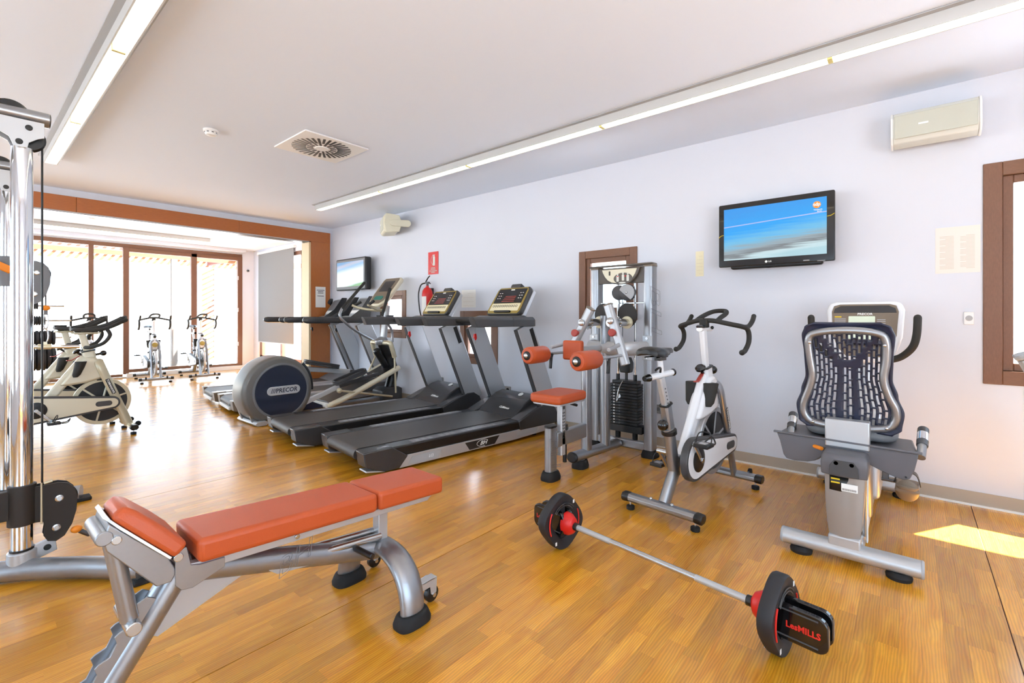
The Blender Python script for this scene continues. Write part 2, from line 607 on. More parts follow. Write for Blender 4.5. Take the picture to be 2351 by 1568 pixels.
# ================================================================== ROOM
WX = 4.33          # right wall
CZ = 2.805         # ceiling
DY = 7.9           # dividing beam
BY = 12.1          # glazed far wall
def wall_cells(u0, u1, v0, v1, holes, mk):
    us = sorted({u0, u1} | {h[0] for h in holes} | {h[1] for h in holes})
    vs = sorted({v0, v1} | {h[2] for h in holes} | {h[3] for h in holes})
    for i in range(len(us) - 1):
        for j in range(len(vs) - 1):
            cu, cv = (us[i] + us[i + 1]) / 2, (vs[j] + vs[j + 1]) / 2
            if any(h[0] < cu < h[1] and h[2] < cv < h[3] for h in holes): continue
            mk(us[i], us[i + 1], vs[j], vs[j + 1])

# ---- floor: base sheet plus oak strips
fl = B().box(-3.2, 4.62, -2.6, 12.25, -0.12, -0.004)
floor_o = struct('floor', fl, 'floor_base')
SW = 2.16 / 32
strips = []
row = 0
y = -0.3 - 32 * SW
while y < 12.1:
    x = -3.2 + random.uniform(-0.45, 0)
    seam = (row % 32 == 0)
    xe = 4.33 if y < 8.1 else 4.62
    while x < xe:
        L = random.choice((0.30, 0.36, 0.42, 0.42, 0.48, 0.54))
        a, b_ = max(x, -3.2), min(x + L, xe)
        if b_ - a > 0.02:
            strips.append((a, b_, y + (0.004 if seam else 0.0002), y + SW - 0.0002, random.random()))
        x += L
    y += SW; row += 1
def strip_view(s):
    cx, cy = (s[0] + s[1]) / 2, (s[2] + s[3]) / 2
    d = 0.7624 * cx + 0.6471 * cy
    if d < 0.4: return None
    px = 1175.5 + 1080 * (0.6471 * cx - 0.7624 * cy) / d
    py = 726 + 1080 * 1.245 / d
    if -60 < px < 2420 and py < 1640: return d
    return None
near = sorted([(strip_view(s), i) for i, s in enumerate(strips) if strip_view(s) is not None])
near_ids = {i for _, i in near[:298]}
def strip_mesh(name, items, org=V((0, 0, 0))):
    b = B(); tones = []
    for (x0, x1, y0, y1, t) in items:
        b.box(x0, x1, y0, y1, -0.006, 0.0)
        tones += [t] * 6
    me = bpy.data.meshes.new(name)
    me.from_pydata([tuple(v - org) for v in b.v], [], b.f)
    me.materials.append(MATS['oak_strip'])
    at = me.attributes.new('tone', 'FLOAT', 'FACE')
    at.data.foreach_set('value', tones)
    me.update()
    return me
cache = {}
for i in sorted(near_ids):
    x0, x1, y0, y1, t = strips[i]
    tq = round(t * 7) / 7
    key = (round(x1 - x0, 3), round(y1 - y0, 4), tq)
    if key not in cache:
        cache[key] = strip_mesh('plank', [(0, x1 - x0, 0, y1 - y0, tq)])
    o = link('plank', cache[key], floor_o, (x0, y0, 0))
rest = link('planks', strip_mesh('planks', [s for i, s in enumerate(strips) if i not in near_ids]), floor_o)
rest['kind'] = 'stuff'

# ---- ceiling
struct('ceiling', B().box(-3.2, 4.9, -2.6, 12.4, CZ, CZ + 0.2), 'ceiling')

# ---- right wall with its four windows
wins = {1: (-1.62, -0.36, 0.81, 2.23), 2: (2.06, 2.72, 1.21, 1.93), 3: (3.91, 4.57, 0.63, 1.31), 4: (5.75, 6.40, 0.92, 1.63)}
b = B()
wall_cells(-2.6, 8.15, 0, CZ, list(wins.values()), lambda a, c, d, e: b.box(WX, WX + 0.325, a, c, d, e))
struct('wall_right', b, 'wall')
for n, (y0, y1, z0, z1) in wins.items():
    fw = 0.085 if n == 1 else 0.075
    fr = B()
    x0, x1 = WX - 0.012, WX + 0.06
    fr.box(x0, x1, y0 - 0.004, y0 + fw, z0 - 0.004, z1 + 0.004).box(x0, x1, y1 - fw, y1 + 0.004, z0 - 0.004, z1 + 0.004)
    root = struct('window_%d' % n, fr, 'window_wood', bev=0.004)
    hb = B().box(x0 + 0.002, x1, y0 + fw, y1 - fw, z0 - 0.004, z0 + fw).box(x0 + 0.002, x1, y0 + fw, y1 - fw, z1 - fw, z1 + 0.004)
    struct('window_rail', hb, 'window_wood_h', root, 0.004)
    s0, s1, t0, t1 = y0 + fw, y1 - fw, z0 + fw, z1 - fw
    sw = 0.05
    sa = B().box(x0 + 0.02, x1 - 0.005, s0, s0 + sw, t0, t1).box(x0 + 0.02, x1 - 0.005, s1 - sw, s1, t0, t1)
    sa.box(x0 + 0.021, x1 - 0.006, s0 + sw, s1 - sw, t0, t0 + sw).box(x0 + 0.021, x1 - 0.006, s0 + sw, s1 - sw, t1 - sw, t1)
    struct('sash', sa, 'window_wood', root, 0.005)
    struct('pane', B().box(WX + 0.03, WX + 0.036, s0 + sw - 0.01, s1 - sw + 0.01, t0 + sw - 0.01, t1 - sw + 0.01), 'glass', root)

# ---- baseboard
struct('baseboard_right', B().box(WX - 0.012, WX, -2.6, 7.9, 0.012, 0.092), 'baseboard')
struct('trim_1', B().box(WX - 0.022, WX, -2.6, 7.9, 0.0, 0.013), 'white')

# ---- dividing beam and post
struct('wall_divider', B().box(-3.2, WX, DY, DY + 0.25, 2.72, CZ).box(4.29, WX, DY + 0.01, DY + 0.25, 0, 2.72).box(WX + 0.325, 4.95, 8.0, 8.15, 0, CZ), 'wall')
bm_o = struct('trim_2', B().box(-3.2, 0.95, DY - 0.015, DY + 0.26, 2.535, 2.72), 'beam_wood', bev=0.003)
struct('beam_board', B().box(0.952, 2.80, DY - 0.015, DY + 0.26, 2.535, 2.72), 'beam_wood', bm_o, 0.003)
struct('beam_board', B().box(2.802, 4.29, DY - 0.015, DY + 0.26, 2.535, 2.72), 'beam_wood', bm_o, 0.003)
struct('track', B().box(-3.2, 3.91, DY + 0.02, DY + 0.20, 2.522, 2.535), 'black', bm_o)
struct('track_lip', B().box(-3.2, 3.91, DY - 0.012, DY + 0.02, 2.526, 2.535), 'light_grey', bm_o)
po = struct('trim_3', B().box(3.94, 4.29, DY - 0.012, DY + 0.26, 0, 2.535), 'post_wood', bev=0.003)
struct('edge_strip', B().box(3.905, 3.94, DY - 0.006, DY + 0.26, 0, 2.522), 'trim_pale', po, 0.003)

# ---- far room: right side window wall, far glazed wall
b = B()
wall_cells(8.15, BY, 0, CZ, [(8.5, 11.78, 0.25, 2.62)], lambda a, c, d, e: b.box(4.62, 4.8, a, c, d, e))
struct('wall_side', b, 'wall')
fr = B()
for a, c in ((8.5, 8.58), (9.62, 9.72), (10.6, 10.70), (11.66, 11.78)):
    fr.box(4.64, 4.72, a, c, 0.25, 2.62)
fr.box(4.64, 4.72, 8.5, 11.78, 0.25, 0.33).box(4.64, 4.72, 8.5, 11.78, 2.54, 2.62)
w5 = struct('window_5', fr, 'window_wood')
for a, c in ((8.58, 9.62), (9.72, 10.60), (10.70, 11.66)):
    struct('pane', B().box(4.675, 4.681, a, c, 0.33, 2.54), 'glass', w5)
b = B()
wall_cells(-3.2, 4.8, 0, CZ, [(-2.9, 4.37, 0.0, 2.72)], lambda a, c, d, e: b.box(a, c, BY, BY + 0.18, d, e))
b.box(-3.2, 4.36, 11.85, BY, 2.735, CZ)
struct('wall_back', b, 'wall')
fr = B()
fr.box(-2.9, 4.37, BY + 0.02, BY + 0.10, 2.63, 2.71)
for a, c in ((-1.55, -1.45), (-0.25, -0.15), (0.62, 0.72)):
    fr.box(a, c, BY + 0.02, BY + 0.09, 0.14, 2.63)
w6 = struct('window_6', fr, 'window_wood_h')
struct('mullion', B().box(1.635, 1.71, BY + 0.02, BY + 0.09, 0.07, 2.64), 'window_wood', w6, 0.004)
struct('mullion', B().box(2.155, 2.25, BY - 0.0, BY + 0.09, 0.07, 2.65), 'window_wood', w6, 0.004)
struct('mullion', B().box(3.33, 3.44, BY - 0.0, BY + 0.09, 0.14, 2.65), 'window_wood', w6, 0.004)
struct('mullion', B().box(4.27, 4.37, BY - 0.0, BY + 0.09, 0.07, 2.65), 'window_wood', w6, 0.004)
struct('header', B().box(2.25, 4.27, BY + 0.0, BY + 0.08, 2.555, 2.632), 'window_wood_h', w6, 0.004)
struct('bottom_rail', B().box(2.25, 3.33, BY - 0.0, BY + 0.08, 0.10, 0.165), 'window_wood_h', w6, 0.004)
struct('bottom_rail', B().box(3.44, 4.27, BY - 0.0, BY + 0.08, 0.08, 0.135), 'window_wood_h', w6, 0.004)
struct('bottom_rail', B().box(-2.9, 2.155, BY + 0.03, BY + 0.08, 0.02, 0.075), 'window_wood_h', w6, 0.004)
struct('sill_track', B().box(2.2, 4.37, BY - 0.06, BY + 0.0, 0.0, 0.085), 'white', w6, 0.003)
struct('sill_track', B().box(-2.9, 2.2, BY - 0.03, BY + 0.02, 0.0, 0.02), 'baseboard', w6)
for k in (0.55, 1.35, 2.1):
    struct('hinge', B().cyl((4.275, BY - 0.008, k), (4.275, BY - 0.008, k + 0.09), 0.007), 'white', w6)
for a, c in ((-2.9, -1.55), (-1.45, -0.25), (-0.15, 0.62), (0.72, 1.635), (1.71, 2.155), (2.25, 3.33), (3.44, 4.27)):
    struct('pane', B().box(a, c, BY + 0.045, BY + 0.051, 0.1, 2.63), 'glass', w6)
struct('trim_4', B().box(4.37, 4.62, BY - 0.012, BY, 0, 0.09), 'white')

# ---- unseen sides of the room, windows added and sized to let daylight in
b = B()
wall_cells(-2.6, 12.1, 0, CZ, [(-1.0, 1.6, 0.5, 2.4), (3.4, 6.8, 0.5, 2.4), (8.6, 11.6, 0.1, 2.6)], lambda a, c, d, e: b.box(-3.4, -3.2, a, c, d, e))
struct('wall_left', b, 'wall')
b = B()
wall_cells(-3.2, 4.33, 0, CZ, [(-1.6, 1.6, 0.3, 2.4)], lambda a, c, d, e: b.box(a, c, -2.8, -2.6, d, e))
struct('wall_front', b, 'wall')
w7 = struct('window_7', B().box(-3.33, -3.31, -1.0, 1.6, 0.5, 2.4).box(-3.33, -3.31, 3.4, 6.8, 0.5, 2.4).box(-3.33, -3.31, 8.6, 11.6, 0.1, 2.6), 'glass')
w8 = struct('window_8', B().box(-1.6, 1.6, -2.71, -2.69, 0.3, 2.4), 'glass')

# ---- outside
struct('terrace', B().box(-40, 45, -40, 45, -0.3, -0.13), 'terrace')
gw = solo('garden_wall', B().box(-30, 40, 24, 24.3, -0.13, 2.2), 'garden_wall', 'long white garden wall beyond the terrace', 'wall')

# pergola over the terrace: posts, beams, short louvre boards
pg = thing('pergola', 'wooden pergola of slanted boards seen through the far glazed doors', 'pergola', (2.0, 14.6, -0.13))
def pw(b, name, m, bev=0.0): return part(pg, name, b, m, bev, w=True)
pw(B().box(-6, 6.8, 14.5, 14.62, 2.72, 2.80), 'beam', 'pergola_orange')
pw(B().box(-6, 6.8, 16.4, 16.52, 2.95, 3.03), 'beam', 'pergola_orange')
for x in (-2.0, 3.56): pw(B().box(x, x + 0.13, 14.5, 14.62, -0.13, 2.72), 'post', 'pergola_post')
pw(B().box(4.95, 5.07, 13.2, 16.5, 2.80, 2.92), 'rafter', 'pergola_red')
lou = B().prism([(-0.10, -0.085), (-0.03, -0.085), (0.10, 0.085), (0.03, 0.085)], -0.03, 0.03, 'y')
l1 = mesh_of('louvre', lou, 'pergola_red'); l2 = mesh_of('louvre', lou, 'pergola_orange')
x = -2.2
while x < 5.9:
    link('louvre', l1, pg, V((x, 14.56, 2.93)) - pg.location)
    x += 0.155
x = -2.6
while x < 6.6:
    link('louvre', l2, pg, V((x, 16.46, 2.83)) - pg.location)
    x += 0.165
# slanted-slat trellis by the doors
tr = thing('trellis', 'narrow upright trellis of slanted orange slats outside the glazed doors', 'trellis', (4.2, 14.0, -0.13))
part(tr, 'frame', B().box(4.05, 4.08, 13.98, 14.02, -0.13, 2.5).box(4.36, 4.39, 13.98, 14.02, -0.13, 2.5), 'offwhite', w=True)
tl = mesh_of('slat', B().prism([(-0.14, -0.11), (-0.14, -0.06), (0.14, 0.11), (0.14, 0.06)], -0.012, 0.012, 'y'), 'pergola_orange')
z = 0.1
while z < 2.4:
    link('slat', tl, tr, V((4.22, 14.0, z)) - tr.location)
    z += 0.135
# frame added past the blind as a mirror image of the far glazing
wg = thing('mirrored_frame', 'brown frame mirroring the glazed doors, seen past the roller blind', 'door frame', (6.0, 12.1, -0.13))
part(wg, 'lintel', B().box(4.95, 8.8, 12.1, 12.3, 2.62, 2.80), 'garden_wall', w=True)
part(wg, 'head', B().box(4.95, 8.8, 12.1, 12.18, 2.5, 2.62), 'window_wood_h', w=True)
part(wg, 'jamb', B().box(5.98, 6.08, 12.1, 12.18, -0.13, 2.5), 'window_wood_h', w=True)
part(wg, 'jamb', B().box(8.7, 8.8, 12.1, 12.18, -0.13, 2.5), 'window_wood_h', w=True)
tb = thing('garden_table', 'round pink garden table on the terrace past the roller blind', 'table', (5.95, 10.6, -0.13))
part(tb, 'table_top', B().lathe([(0.42, 0), (0.45, 0.02), (0.45, 0.05), (0.43, 0.06)], (5.95, 10.6, 0.66), (0, 0, 1), 28), 'table_pink', w=True)
part(tb, 'leg', B().cyl((5.95, 10.6, -0.13), (5.95, 10.6, 0.66), 0.03), 'mid_grey', w=True)
part(tb, 'base', B().lathe([(0.22, 0), (0.22, 0.02), (0.04, 0.05)], (5.95, 10.6, -0.13), (0, 0, 1)), 'mid_grey', w=True)
solo('tray', B().box(5.68, 6.02, 10.42, 10.66, 0.72, 0.735), 'brown_panel', 'brown serving tray lying on the pink garden table', 'tray', bev=0.004)
for dx, h in ((5.76, 0.13), (5.92, 0.11)):
    solo('water_jug', B().lathe([(0.04, 0), (0.045, 0.03), (0.03, h * 0.7), (0.015, h), (0.012, h + 0.02)], (dx, 10.54, 0.735), (0, 0, 1), 12), 'champagne', 'small jug standing on the brown tray outside', 'jug', 'jugs on the garden tray')

# ================================================================== CEILING FITTINGS
def strip_light(name, label, along, x, a, c, n, group='ceiling strip lights'):
    """aluminium strip fitting: x = cross position, a..c run"""
    mid = (x, (a + c) / 2, CZ) if along == 'y' else ((a + c) / 2, x, CZ)
    r = thing(name, label, 'ceiling light', mid, 0, group)
    def bx(u0, u1, v0, v1, z0, z1):
        return B().box(u0, u1, v0, v1, z0, z1) if along == 'y' else B().box(v0, v1, u0, u1, z0, z1)
    part(r, 'flange', bx(x - 0.085, x + 0.085, a - 0.03, c + 0.03, CZ - 0.008, CZ - 0.002), 'light_grey', w=True)
    h = bx(x - 0.05, x - 0.042, a, c, CZ - 0.072, CZ - 0.006).join(bx(x + 0.042, x + 0.05, a, c, CZ - 0.072, CZ - 0.006))
    h.join(bx(x - 0.05, x + 0.05, a - 0.006, a, CZ - 0.072, CZ - 0.006)).join(bx(x - 0.05, x + 0.05, c, c + 0.006, CZ - 0.072, CZ - 0.006))
    part(r, 'housing', h, 'trough', w=True)
    L = (c - a) / n
    for k in range(n):
        y0, y1 = a + k * L + 0.012, a + (k + 1) * L - 0.012
        part(r, 'lamp_tube', bx(x - 0.028, x + 0.030, y0, y1, CZ - 0.073, CZ - 0.03), 'tube_light', 0.006, w=True)
        if k: part(r, 'lamp_holder', bx(x - 0.03, x + 0.03, a + k * L - 0.012, a + k * L + 0.012, CZ - 0.076, CZ - 0.03), 'tube_holder', w=True)
    return r
strip_light('strip_light', 'long grey strip light running beside the wall with the televisions', 'y', 3.285, -1.14, 6.36, 5)
strip_light('strip_light', 'long warm strip light above the chrome cable machine', 'y', 0.585, -1.10, 6.40, 5)
strip_light('strip_light', 'strip light crossing the far room before the glazed doors', 'x', 10.8, -1.2, 3.28, 3)

def vent(cx, cy, label):
    r = thing('ceiling_vent', label, 'air vent', (cx, cy, CZ), 0, 'square swirl vents')
    part(r, 'plate', B().box(-0.30, 0.30, -0.30, 0.30, -0.012, 0), 'white', 0.002)
    sl = B().box(0.135, 0.255, -0.011, 0.011, -0.0135, -0.0118)
    s2 = B().box(0.075, 0.128, -0.010, 0.010, -0.0135, -0.0118)
    m1 = mesh_of('slot', sl, 'black'); m2 = mesh_of('slot', s2, 'black')
    for k in range(32):
        o = link('slot', m1, r); o.rotation_euler = (0, 0, 2 * PI * k / 32)
    for k in range(16):
        o = link('slot', m2, r); o.rotation_euler = (0, 0, 2 * PI * (k + 0.5) / 16)
    part(r, 'hub', B().cyl((0, 0, -0.018), (0, 0, -0.011), 0.06, 0.062, 24), 'white')
vent(2.175, 4.15, 'white square air vent with radial black slots in the gym ceiling')
vent(2.16, 9.9, 'white square air vent in the ceiling beyond the wooden beam')
def smoke(cx, cy, label):
    r = thing('smoke_detector', label, 'smoke detector', (cx, cy, CZ), 0, 'round ceiling detectors')
    part(r, 'base', B().lathe([(0.055, 0), (0.055, -0.012), (0.05, -0.018)], (0, 0, 0), (0, 0, 1)), 'white')
    part(r, 'dome', B().lathe([(0.045, -0.018), (0.045, -0.03), (0.036, -0.044), (0.01, -0.05)], (0, 0, 0), (0, 0, 1)), 'white')
    v = B()
    for k in range(8):
        a = 2 * PI * k / 8
        v.box(-0.008, 0.008, 0.042, 0.0462, -0.029, -0.021)
        v.v[-8:] = [MX.Rotation(a, 3, 'Z') @ q for q in v.v[-8:]]
    part(r, 'grille', v, 'mid_grey')
smoke(1.372, 4.476, 'round white smoke detector on the gym ceiling beside the square vent')
smoke(1.36, 9.76, 'round white smoke detector on the ceiling beyond the wooden beam')

# ================================================================== ON THE WALLS
def wallbox(x0, y0, y1, z0, z1): return B().box(x0, WX, y0, y1, z0, z1)
NX = (-1, 0, 0)
# ---- large television
tv = thing('television', 'black flat television with a blue picture, hung above the spin bike', 'television', (4.2, 0.835, 1.655))
y0, y1, z0, z1 = 0.428, 1.243, 1.655, 2.178
part(tv, 'frame', B().prism(rrect(y0, y1, z0, z1, 0.012), 4.17, 4.215, 'x'), 'black_gloss', 0.006, 2, w=True)
part(tv, 'back', B().prism(rrect(y0 + 0.08, y1 - 0.08, z0 - 0.018, z1 - 0.06, 0.02), 4.215, 4.27, 'x'), 'black', 0.01, w=True)
part(tv, 'wall_mount', B().box(4.27, WX, 0.70, 0.97, 1.80, 2.05), 'dark_steel', w=True)
sy0, sy1, sz0, sz1 = y0 + 0.05, y1 - 0.042, z0 + 0.055, z1 - 0.042
scr = part(tv, 'screen', B().box(4.1675, 4.1705, sy0, sy1, sz0, sz1), 'screen_blue', w=True)
lb = B().lathe([(0.0095, 0), (0.0095, 0.002)], (4.1695, 0.882, z0 + 0.026), NX, 16)
lb.text('LG', 0.018, (4.1685, 0.855, z0 + 0.026), NX, bold=0.0004)
part(tv, 'maker_mark', lb, 'white', w=True)
part(tv, 'stand_arc', B().tube([(4.20, 0.92 - 0.1 * t, z0 - 0.004 - 0.016 * math.sin(PI * t)) for t in [k / 8 for k in range(9)]], 0.003, 6), 'black', w=True)
part(tv, 'accent_line', B().tube(bez([(4.168, y1 - 0.002, 1.905), (4.168, y1 - 0.02, 1.92), (4.168, sy1 + 0.002, 1.924)], 4), 0.0022, 6).tube(bez([(4.168, sy0 - 0.002, 1.987), (4.168, sy0 - 0.025, 1.99), (4.168, y0 + 0.002, 2.004)], 4), 0.0022, 6), 'yellow_tag', w=True)
part(scr, 'channel_mark', B().lathe([(0.026, 0), (0.026, 0.001)], (4.1672, sy0 + 0.062, sz1 - 0.055), NX, 20), 'orange_ball', w=True)
part(scr, 'channel_name', B().text('tdp', 0.034, (4.1658, sy0 + 0.062, sz1 - 0.052), NX, bold=0.001).text('Teledeporte', 0.011, (4.1662, sy0 + 0.055, sz1 - 0.092), NX, bold=0.0004).text('En vivo', 0.010, (4.1662, sy0 + 0.045, sz1 - 0.105), NX, bold=0.0004), 'white', w=True)
part(tv, 'button_strip', B().box(4.1685, 4.171, y0 + 0.16, y0 + 0.20, z0 + 0.012, z0 + 0.018).box(4.1685, 4.171, y0 + 0.06, y0 + 0.11, z0 + 0.004, z0 + 0.008), 'light_grey', w=True)
# ---- small television
t2 = thing('television', 'small television showing a pale picture beside the wooden post', 'television', (4.2, 6.98, 1.69))
y0, y1, z0, z1 = 6.52, 7.42, 1.67, 2.19
part(t2, 'frame', B().prism(rrect(y0, y1, z0, z1, 0.03), 4.14, 4.24, 'x'), 'black', 0.012, 2, w=True)
part(t2, 'bezel', B().prism(rrect(y0 + 0.02, y1 - 0.02, z0 + 0.02, z1 - 0.02, 0.02), 4.132, 4.141, 'x'), 'mid_grey', 0.004, w=True)
part(t2, 'screen', B().box(4.128, 4.133, y0 + 0.055, y1 - 0.055, z0 + 0.06, z1 - 0.055), 'screen_pale', w=True)
part(t2, 'wall_mount', B().box(4.24, WX, 6.85, 7.1, 1.8, 2.0), 'dark_steel', w=True)
# ---- speakers
s2 = thing('wall_speaker', 'large cream wall speaker mounted near the ceiling above the notice', 'speaker', (4.22, -0.115, 2.39))
def spk(y0, y1, z0, z1):
    prof = [(WX - 0.02, z0 + 0.035), (4.22, z0), (4.15, z0 + 0.02), (4.125, z0 + 0.06), (4.125, z1 - 0.06), (4.15, z1 - 0.02), (4.22, z1), (WX - 0.02, z1 - 0.035)]
    return B().prism(prof, y0, y1, 'y')
part(s2, 'cabinet', spk(-0.325, 0.095, 2.40, 2.645), 'offwhite', 0.006, w=True)
part(s2, 'end_cap', spk(0.095, 0.108, 2.396, 2.649), 'white', 0.004, w=True)
part(s2, 'end_cap', spk(-0.338, -0.325, 2.396, 2.649), 'white', 0.004, w=True)
part(s2, 'grille', B().box(4.118, 4.126, -0.318, 0.088, 2.445, 2.60), 'cream_mesh', 0.003, w=True)
part(s2, 'nameplate', B().box(4.115, 4.119, -0.085, -0.035, 2.515, 2.527), 'white', w=True)
part(s2, 'wall_bracket', B().box(4.30, WX, -0.2, -0.02, 2.45, 2.60), 'white', w=True)
s1 = thing('wall_speaker', 'small cream speaker angled on a wall bracket above the fire sign', 'speaker', (4.14, 5.86, 2.58), R(-28))
def lp(b): return b
part(s1, 'cabinet', B().prism([(-0.13, -0.10), (-0.10, -0.13), (0.08, -0.11), (0.12, 0.0), (0.08, 0.11), (-0.10, 0.13), (-0.13, 0.10)], -0.21, 0.21, 'y'), 'cream', 0.015, 3)
part(s1, 'grille', B().box(-0.136, -0.128, -0.19, 0.19, -0.09, 0.09), 'cream_mesh', 0.003)
part(s1, 'end_cap', B().prism([(-0.10, -0.14), (0.09, -0.12), (0.13, 0.0), (0.09, 0.12), (-0.10, 0.14), (-0.13, 0.0)], -0.235, -0.208, 'y'), 'cream', 0.012, 2)
part(s1, 'bracket', B().prism(hull2((0.0, 0.0), 0.045, (0.2, 0.0), 0.05), -0.262, -0.236, 'y'), 'cream', 0.004)
part(s1, 'knob', B().ball((-0.137, 0.08, 0.01), 0.016, 0.5), 'white')
# ---- fire sign
fs = thing('fire_sign', 'red extinguisher sign with a white pictogram above the fire extinguisher', 'sign', (WX, 5.125, 1.835))
part(fs, 'board', B().box(WX - 0.006, WX, 5.018, 5.232, 1.835, 2.150), 'red', w=True)
px_ = WX - 0.0065
pic = B().prism(rrect(5.085, 5.130, 1.955, 2.085, 0.012, 3), px_ - 0.001, px_, 'x').prism(rrect(5.094, 5.120, 2.082, 2.105, 0.006, 3), px_ - 0.001, px_, 'x')
pic.box(px_ - 0.001, px_, 5.085, 5.135, 2.103, 2.110)
pic.tube([V((px_, 5.128 + 0.042 * math.sin(PI * t), 2.105 - 0.145 * t)) for t in [k / 8 for k in range(9)]], 0.003, 6)
part(fs, 'pictogram', pic, 'offwhite', w=True)
tx = B()
for s_, zz in (('EXTINTOR', 1.925), ('NO RETIRAR', 1.905), ('SALVO EMERGENCIA', 1.882), ('INCENDIO', 1.862)):
    tx.text(s_, 0.017, (px_ - 0.0006, 5.125, zz), NX, bold=0.0006)
part(fs, 'wording', tx, 'offwhite', w=True)
# ---- fire extinguisher
fe = thing('fire_extinguisher', 'red fire extinguisher with a black hose hanging on the wall', 'fire extinguisher', (4.24, 5.15, 1.13))
q = (4.24, 5.15, 1.13)
part(fe, 'cylinder', B().lathe([(0.06, 0), (0.072, 0.01), (0.075, 0.03), (0.075, 0.42), (0.068, 0.47), (0.045, 0.505), (0.022, 0.52), (0.02, 0.54)], q, (0, 0, 1), 24), 'red', w=True)
part(fe, 'label_sheet', B().grid(8, 1, lambda a, c: (4.24 + 0.0756 * math.cos(PI * (0.72 + 0.5 * a)), 5.15 + 0.0756 * math.sin(PI * (0.72 + 0.5 * a)), 1.26 + 0.26 * c)), 'paper', w=True)
part(fe, 'valve', B().cyl((4.24, 5.15, 1.67), (4.24, 5.15, 1.72), 0.018).box(4.225, 4.255, 5.12, 5.18, 1.70, 1.725), 'dark_steel', w=True)
part(fe, 'handle', B().rtube([(4.23, 5.17, 1.725), (4.21, 5.10, 1.775), (4.20, 5.05, 1.80)], 0.018, 0.008).rtube([(4.23, 5.15, 1.715), (4.215, 5.08, 1.715), (4.21, 5.05, 1.69)], 0.018, 0.006), 'black', w=True)
part(fe, 'hose', B().tube(bez([(4.23, 5.18, 1.71), (4.20, 5.24, 1.68), (4.17, 5.255, 1.55), (4.175, 5.24, 1.35), (4.19, 5.225, 1.25)], 6), 0.010, 8), 'black', w=True)
part(fe, 'wall_hook', B().box(4.30, WX, 5.12, 5.18, 1.55, 1.64), 'dark_steel', w=True)
# ---- notices
def notice(name, label, y0, y1, z0, z1, m, rows, x=WX, head=None, cols=1):
    r = thing(name, label, 'notice', (x, (y0 + y1) / 2, z0), 0)
    part(r, 'sheet', B().box(x - 0.003, x, y0, y1, z0, z1), m, w=True)
    k = B(); w_ = (y1 - y0); h = (z1 - z0)
    for c in range(cols):
        a = y0 + w_ * (0.12 + c * 0.46); e = a + w_ * (0.76 if cols == 1 else 0.32)
        for i in range(rows):
            zz = z1 - h * (0.2 + 0.7 * i / max(1, rows - 1))
            ee = e if (i * 7 + c) % 5 else a + (e - a) * 0.6
            k.box(x - 0.0036, x - 0.003, a, ee, zz - h * 0.004, zz + h * 0.004)
    part(r, 'print_lines', k, 'ink_faint', w=True)
    if head:
        part(r, 'heading', B().text(head, h * 0.05, (x - 0.0036, (y0 + y1) / 2, z1 - h * 0.1), NX), 'ink', w=True)
    return r
notice('wall_notice', 'cream notice with two columns of print beside the big brown window', -0.345, -0.125, 1.535, 1.845, 'paper_warm', 26, cols=2)
notice('wall_notice', 'white sheet with a few printed lines above the window behind the treadmill', 4.29, 4.55, 1.36, 1.59, 'paper', 4)
notice('wall_notice', 'narrow yellowed paper strip stuck beside the large television', 1.42, 1.49, 1.605, 1.83, 'paper_yellow', 6)
pn = thing('post_notice', 'white printed sheet pinned on the wooden post', 'notice', (4.1, DY - 0.02, 1.5))
part(pn, 'sheet', B().box(4.02, 4.20, DY - 0.016, DY - 0.012, 1.40, 1.76), 'paper', w=True)
k = B()
for zz, a in ((1.70, 0.07), (1.675, 0.05), (1.65, 0.05), (1.60, 0.06)): k.box(4.11 - a, 4.11 + a, DY - 0.0166, DY - 0.016, zz - 0.005, zz + 0.005)
part(pn, 'print_lines', k, 'ink_dark', w=True)
# ---- sockets and switches
def socket(label, y, z, m, n=1, w_=0.085, hole='lens_dark'):
    r = thing('wall_socket', label, 'socket', (WX, y, z))
    part(r, 'plate', B().box(WX - 0.012, WX, y - w_ / 2, y + w_ / 2, z - 0.042, z + 0.042), m, 0.004, w=True)
    for i in range(n):
        yy = y + (i - (n - 1) / 2) * 0.071
        part(r, 'outlet', B().cyl((WX - 0.0135, yy, z), (WX - 0.010, yy, z), 0.022 if n > 1 else 0.018, n=18), hole, w=True)
    return r
socket('white wall socket below the cream notice by the big window', -0.29, 1.232, 'socket', 1, 0.05, 'light_grey')
socket('grey double socket with black plugs low on the wall behind the treadmill', 3.77, 0.352, 'socket_grey', 2, 0.16)
socket('grey single socket low on the wall behind the elliptical trainer', 4.96, 0.36, 'socket_grey', 1, 0.10)
socket('grey socket low on the wall behind the spin bike', 1.84, 0.36, 'socket_grey', 1, 0.075, 'mid_grey')
# ---- far room: roller blind, sensor
rb = thing('roller_blind', 'grey roller blind pulled down over the side window of the far room', 'blind', (4.58, 10.83, 0.65))
part(rb, 'cloth', B().box(4.583, 4.587, 9.93, 11.73, 0.65, 2.70), 'blind', w=True)
part(rb, 'bottom_bar', B().box(4.578, 4.592, 9.93, 11.73, 0.64, 0.66), 'light_grey', w=True)
part(rb, 'roller', B().cyl((4.59, 9.90, 2.72), (4.59, 11.76, 2.72), 0.028), 'white', w=True)
part(rb, 'end_bracket', B().box(4.57, 4.62, 11.755, 11.775, 2.67, 2.76), 'white', w=True)
sn = thing('motion_sensor', 'small grey motion sensor on the white wall beside the glazed doors', 'sensor', (4.49, BY, 2.31))
part(sn, 'housing', B().lathe([(0.03, 0), (0.03, 0.02), (0.02, 0.035)], (4.49, BY, 2.33), (0, -1, 0), 14), 'mid_grey', w=True)
part(sn, 'lens', B().ball((4.49, BY - 0.035, 2.33), 0.014), 'lens_dark', w=True)

